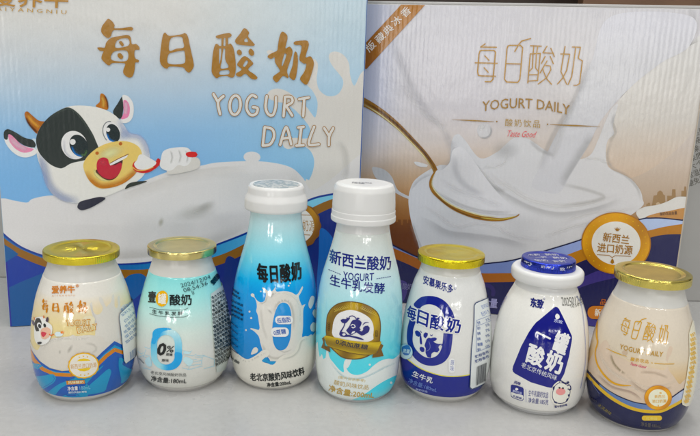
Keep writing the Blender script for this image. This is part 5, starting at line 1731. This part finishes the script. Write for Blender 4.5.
# side seam and print near the right edge
a.strokes([[(576, 296), (580, 303), (582.5, 315), (585, 345), (584.5, 365), (580, 388)]], 0.4, (130, 140, 185), smooth=True)
a.text('配料表生牛乳', (506.5, 296), (498.6, 309), 1.6, (120, 130, 180), 0.0)
a.build('lettering', root)
a = Art(s)
c6b = lambda p: K(530, 370, 10.906, p)
OUT = (34, 40, 96)
body = c6b([(255, 190), (270, 165), (300, 140), (325, 130), (350, 132), (385, 150), (405, 160), (430, 200), (435, 240), (420, 300), (395, 340), (350, 362), (300, 362), (260, 340), (240, 300), (240, 250)])
a.poly([tuple(np.mean(body, 0) + (np.array(p) - np.mean(body, 0)) * 1.16) for p in body], (200, 198, 190))
a.poly(body, OUT)
cc = np.mean(body, 0)
a.poly([tuple(cc + (np.array(p) - cc) * 0.93) for p in body], (206, 203, 194))
a.poly(c6b([(310, 140), (320, 115), (335, 108), (350, 118), (375, 132), (395, 135), (405, 120), (420, 122), (424, 135), (410, 150), (380, 150), (340, 138)]), OUT)
a.poly(c6b([(318, 135), (328, 118), (345, 130)]), (206, 203, 194))
a.poly(c6b([(398, 160), (420, 150), (440, 172), (444, 210), (425, 222), (402, 205), (412, 190)]), OUT)
a.poly(c6b([(405, 170), (425, 165), (434, 195), (418, 208)]), (200, 198, 190))
a.poly(c6b([(405, 265), (420, 260), (428, 275), (412, 290)]), OUT)
a.poly(c6b([(385, 325), (405, 300), (412, 320), (395, 342)]), OUT)
a.poly(c6b([(255, 335), (285, 340), (292, 362), (262, 352)]), OUT)
a.poly(c6b([(245, 180), (268, 170), (262, 205), (250, 222)]), OUT)
a.poly(ell(*c6b([(330, 232)])[0], 4.7, 3.5, -3, 26), (216, 138, 136), smooth=False)
for q in ((317, 190), (354, 194)):
    a.poly(ell(*c6b([q])[0], 1.0, 0.9, 0, 12), (40, 40, 60), smooth=False)
a.text('真牛奶好喝', (554.4, 407.4), (566.6, 405.2), 2.2, (46, 52, 118), 0.03, sag=0.4)
a.build('cow_sticker', root)
lathe_mesh('collar', rounded([(0.0800, 0.0), (0.0802, 0.0185), (0.0812, 0.0214), (0.0835, 0.0222), (0.0872, 0.0221), (0.0888, 0.0208), (0.0890, 0.0172), (0.0886, 0.0)], 0.0012, 5), root, PLAW, 144)
rim_ = []
lid = foil_lid(root, 0.0889, 0.0948, 0.0164, FOIL_B, 0.0003, 'foil_cap', 0.0004)
# lettering pressed on the foil
me_ = Lathe(0.1248, 0.4230, 0, [(0.0889, 0.01665), (0.0905, 0.0166), (0.0920, 0.0165), (0.0936, 0.0164)], 0.0889, 0.0936)
a = Art(me_)
rf = random.Random(2)
for k, (x0, y0, x1, y1, h_) in enumerate([(524, 261, 530, 266.5, 5), (541, 267.8, 545, 268.2, 2.6), (546, 268, 553.5, 269.6, 5.2), (559.8, 270.8, 565, 270.6, 3.2), (566.5, 268.6, 572, 267.2, 4.6)]):
    a.text(rf.choice('奶东致酸'), (x0, y0), (x1, y1), h_, (170, 172, 186), 0.02)
a.build('side_lettering', root)
for k, (x_, y_, tx, w_) in enumerate([(-0.0080, 0.0058, '东致', 0.0085), (0.0040, 0.0080, '酸奶', 0.0085), (-0.0045, 0.0, '一罐', 0.0085), (0.0070, 0.0005, '酸奶', 0.0085), (-0.0065, -0.0068, '酸奶', 0.008), (0.0045, -0.0075, '东致', 0.0085)]):
    cap_text(root, x_, y_, 0.09465 if False else 0.09462, tx, w_, 0, 0.0046, 0.12 * (k % 3), (0.55, 0.55, 0.62), 'top_lettering')

# ---------------------------------------------------------------- 7: navy and cream bottle, gold lid
root, s = bottle('yogurt_bottle', 'squat cream and navy bottle with a gold spoon print and gold lid', 0.1838, 0.4076,
                 [(0, .0222), (.002, .0252), (.0048, .0270), (.0151, .0302), (.0286, .0314), (.0419, .0305), (.0518, .0289), (.0616, .0265), (.0745, .0220), (.080, .0198), (.084, .0187), (.088, .0183)], PLA)
sleeve(s, 0.0012, 0.0765, zramp([(1, (172, 136, 88)), (26, (178, 140, 88)), (36, (187, 162, 124)), (48, (190, 179, 161)), (60, (190, 181, 167)), (77, (190, 182, 170))]), root)
a = Art(s)
cA = lambda p: K(570, 335, 5.385, p)
c3 = lambda p: K(585, 340, 10.906, p)
c4 = lambda p: K(585, 375, 10.906, p)
c5 = lambda p: K(636, 375, 10.906, p)
c2 = lambda p: K(636, 335, 10.906, p)
CRM = (187, 171, 154)
# cream mass
a.poly([(583, 378), (588, 364), (594, 352), (600, 345), (606, 340), (610, 346), (612, 352), (622, 358), (636, 365), (648, 367), (655, 368.5), (664, 370), (668, 365), (666, 359), (668, 349), (670, 346), (672.6, 348), (671, 354), (667.8, 360), (668, 368), (670, 372), (674, 377), (679, 384), (682, 382), (690, 375), (700, 370), (700, 392), (685, 395), (676, 402), (660, 405), (640, 404), (620, 398), (605, 389), (594, 378), (590, 372)], CRM)
a.soft([(611, 354), (614, 363), (620, 370), (626, 374)], 1.4, 2.4, (150, 138, 112), 0.6)
a.soft([(600, 350), (603, 360), (612, 372), (626, 380), (636, 383)], 3, 3, (204, 198, 188), 0.7)
a.soft([(594, 362), (604, 378), (620, 386), (634, 388), (645, 396)], 2, 2, (206, 198, 188), 0.7)
a.soft([(598, 374), (612, 386), (632, 392), (642, 400)], 1, 3, (168, 150, 138), 0.6)
a.soft([(626, 374), (638, 384), (652, 388), (668, 384), (676, 380)], 2, 2.4, (204, 196, 184), 0.6)
a.soft([(630, 380), (644, 390), (660, 390), (672, 386)], 1, 3.5, (170, 156, 142), 0.5)
a.soft([(640, 372), (655, 373), (668, 378)], 2, 2, (172, 158, 142), 0.4)
a.soft([(608, 345), (616, 350), (630, 360)], 1.6, 1.6, (200, 194, 184), 0.5)
a.poly([(622, 352), (626, 350), (628, 353), (625, 356)], (178, 160, 140))
# navy base with blue and yellow ribbons
NV = (22, 27, 78)
top_ = [(576, 352), (583, 364), (592, 375), (603, 386), (615, 394), (630, 400.5), (642, 403.4), (654, 403.8), (668, 399), (680, 391), (687, 386), (700, 376)]
mid_ = [(576, 356), (583, 368.5), (592, 380), (603, 391), (615, 400), (630, 407.5), (645, 411), (660, 411), (672, 406), (684, 399), (700, 388)]
a.fill([np.concatenate([catmull(top_, 2, False), np.array([(704, 410), (692, 440), (640, 450), (592, 440), (574, 400)])])], NV)
a.fill([np.concatenate([catmull([(600, 383.5), (615, 394.6), (630, 401.2), (642, 404), (654, 404.6), (668, 400), (680, 392), (688, 387), (700, 378)], 2, False), catmull([(600, 386), (615, 398.5), (630, 406.5), (645, 410), (660, 410), (672, 405), (684, 398), (700, 388)], 2, False)[::-1]])],
       lambda px: np.array([[96, 122, 168]]) + np.clip((px[:, :1] - 640) / 40, 0, 1) * np.array([[64, 46, 20]]))
a.strokes([mid_], [2.0, 2.6, 3.0, 3.2, 3.2, 3.2, 3.2, 3.0, 2.8, 2.4], (196, 162, 64), smooth=True)
a.strokes([top_], 0.7, (26, 30, 70), smooth=True)
# spoon
a.strokes([cA([(148, -75), (145, 0), (150, 40), (140, 80), (138, 110), (150, 160), (185, 215), (230, 255), (275, 270), (328, 272)])], [1.2, 2.0, 1.6, 1.2, 1.4, 1.8, 2.0, 2.0, 1.8, 0.6], (196, 148, 34), smooth=True)
a.strokes([c3([(235, 90), (330, 135), (455, 180)])], [0.3, 1.0, 0.3], (190, 152, 60), smooth=True)
a.build('printed_artwork', root)
a = Art(s)
G7 = (188, 146, 50)
for k_, q, w_ in (('mei', ((622.8, 316.6), (631.2, 319.6), (627.8, 336.4), (620.0, 332.0)), 0.75), ('ri', ((634.6, 318.2), (646.2, 318.4), (640.2, 339.8), (631.2, 338.4)), 0.8), ('suan', ((646.2, 322.2), (656.0, 324.6), (654.2, 342.6), (642.6, 340.6)), 0.75), ('nai', ((659.0, 324.8), (668.4, 325.4), (667.4, 344.2), (657.0, 343.0)), 0.75)):
    st, src = THIN[k_]
    a.strokes([quadmap(p, src, q) for p in st], w_, G7)
a.text('YOGURT DAILY', (619.6, 348.6), (662.4, 356.6), 4.9, (172, 134, 44), 0.012, sag=1.4)
a.text('酸奶饮品', (630.6, 360.6), (648.2, 363.6), 3.6, (190, 150, 66), 0.02, spacing=1.2)
a.text('Taste Good', (630.6, 364.8), (646, 368.6), 2.6, (196, 72, 104), 0.02, shear=0.4)
a.strokes([[(651.5, 362.7), (652.3, 362.9)], [(654.5, 363.1), (664, 364.0), (673.6, 363.8)]], 0.8, (188, 152, 70))
a.poly(rrect(641.8, 415.2, 661.6, 420.2, 2.4), (204, 170, 72), smooth=False)
a.text('红枣味', (646, 419.3), (657, 420), 3.0, (220, 196, 120), 0.0)
a.text('净含量:180mL', (640.8, 425.6), (660.4, 427.6), 4.2, (112, 106, 100), 0.01, sag=0.3)
a.text('冰淇淋味', (597.5, 405.4), (610.5, 415.2), 3.4, (138, 126, 70), 0.01)
a.text('酸奶', (590, 398.6), (597, 402.5), 2.0, (90, 86, 90), 0.01)
a.strokes([c4([(75, 65), (110, 130), (165, 205)])], 0.6, (86, 96, 150))
a.build('lettering', root)
a = Art(s)
gold7 = lambda px: np.array([[200, 140, 22]]) + 14 * np.sin((px[:, :1] + px[:, 1:2]) / 4.0)
seal(a, 657.9, 397.5, 13.6, 12.3, gold7, (180, 118, 14), (214, 204, 184), 0, 0.0, 0.70)
a.text('新西兰', (654.4, 397.8), (664.6, 397.6), 3.2, (196, 156, 84), 0.02)
a.text('进口奶源', (652.0, 402.4), (666.0, 402.2), 3.2, (196, 156, 84), 0.02)
a.fill([ell(660.2, 392.6, 1.3, 0.7, 10, 10), ell(658, 405.2, 0.6, 0.9, 0, 8)], (196, 156, 84))
a.build('seal_badge', root)
a = Art(s)
a.fill([dens([(688.2, 333), (692, 320), (700, 330), (702, 380), (692, 404.5), (685.5, 406), (681.8, 404.5), (681.0, 401), (685.6, 378), (688.6, 355)], 1.5)], (206, 200, 182))
r7 = random.Random(9)
for i in range(15):
    y_ = 336 + i * 4.7
    x0 = 690.2 - max(0, (y_ - 365)) * 0.17
    a.text(''.join(r7.choice(pool_) for _ in range(3)), (x0, y_ + 1.2), (x0 + 5.0, y_ - 1.2), 3.5, (206, 166, 84), 0.03)
a.build('nutrition_panel', root)
foil_lid(root, 0.0876, 0.0932, 0.0219, FOIL_H, 0.0009)
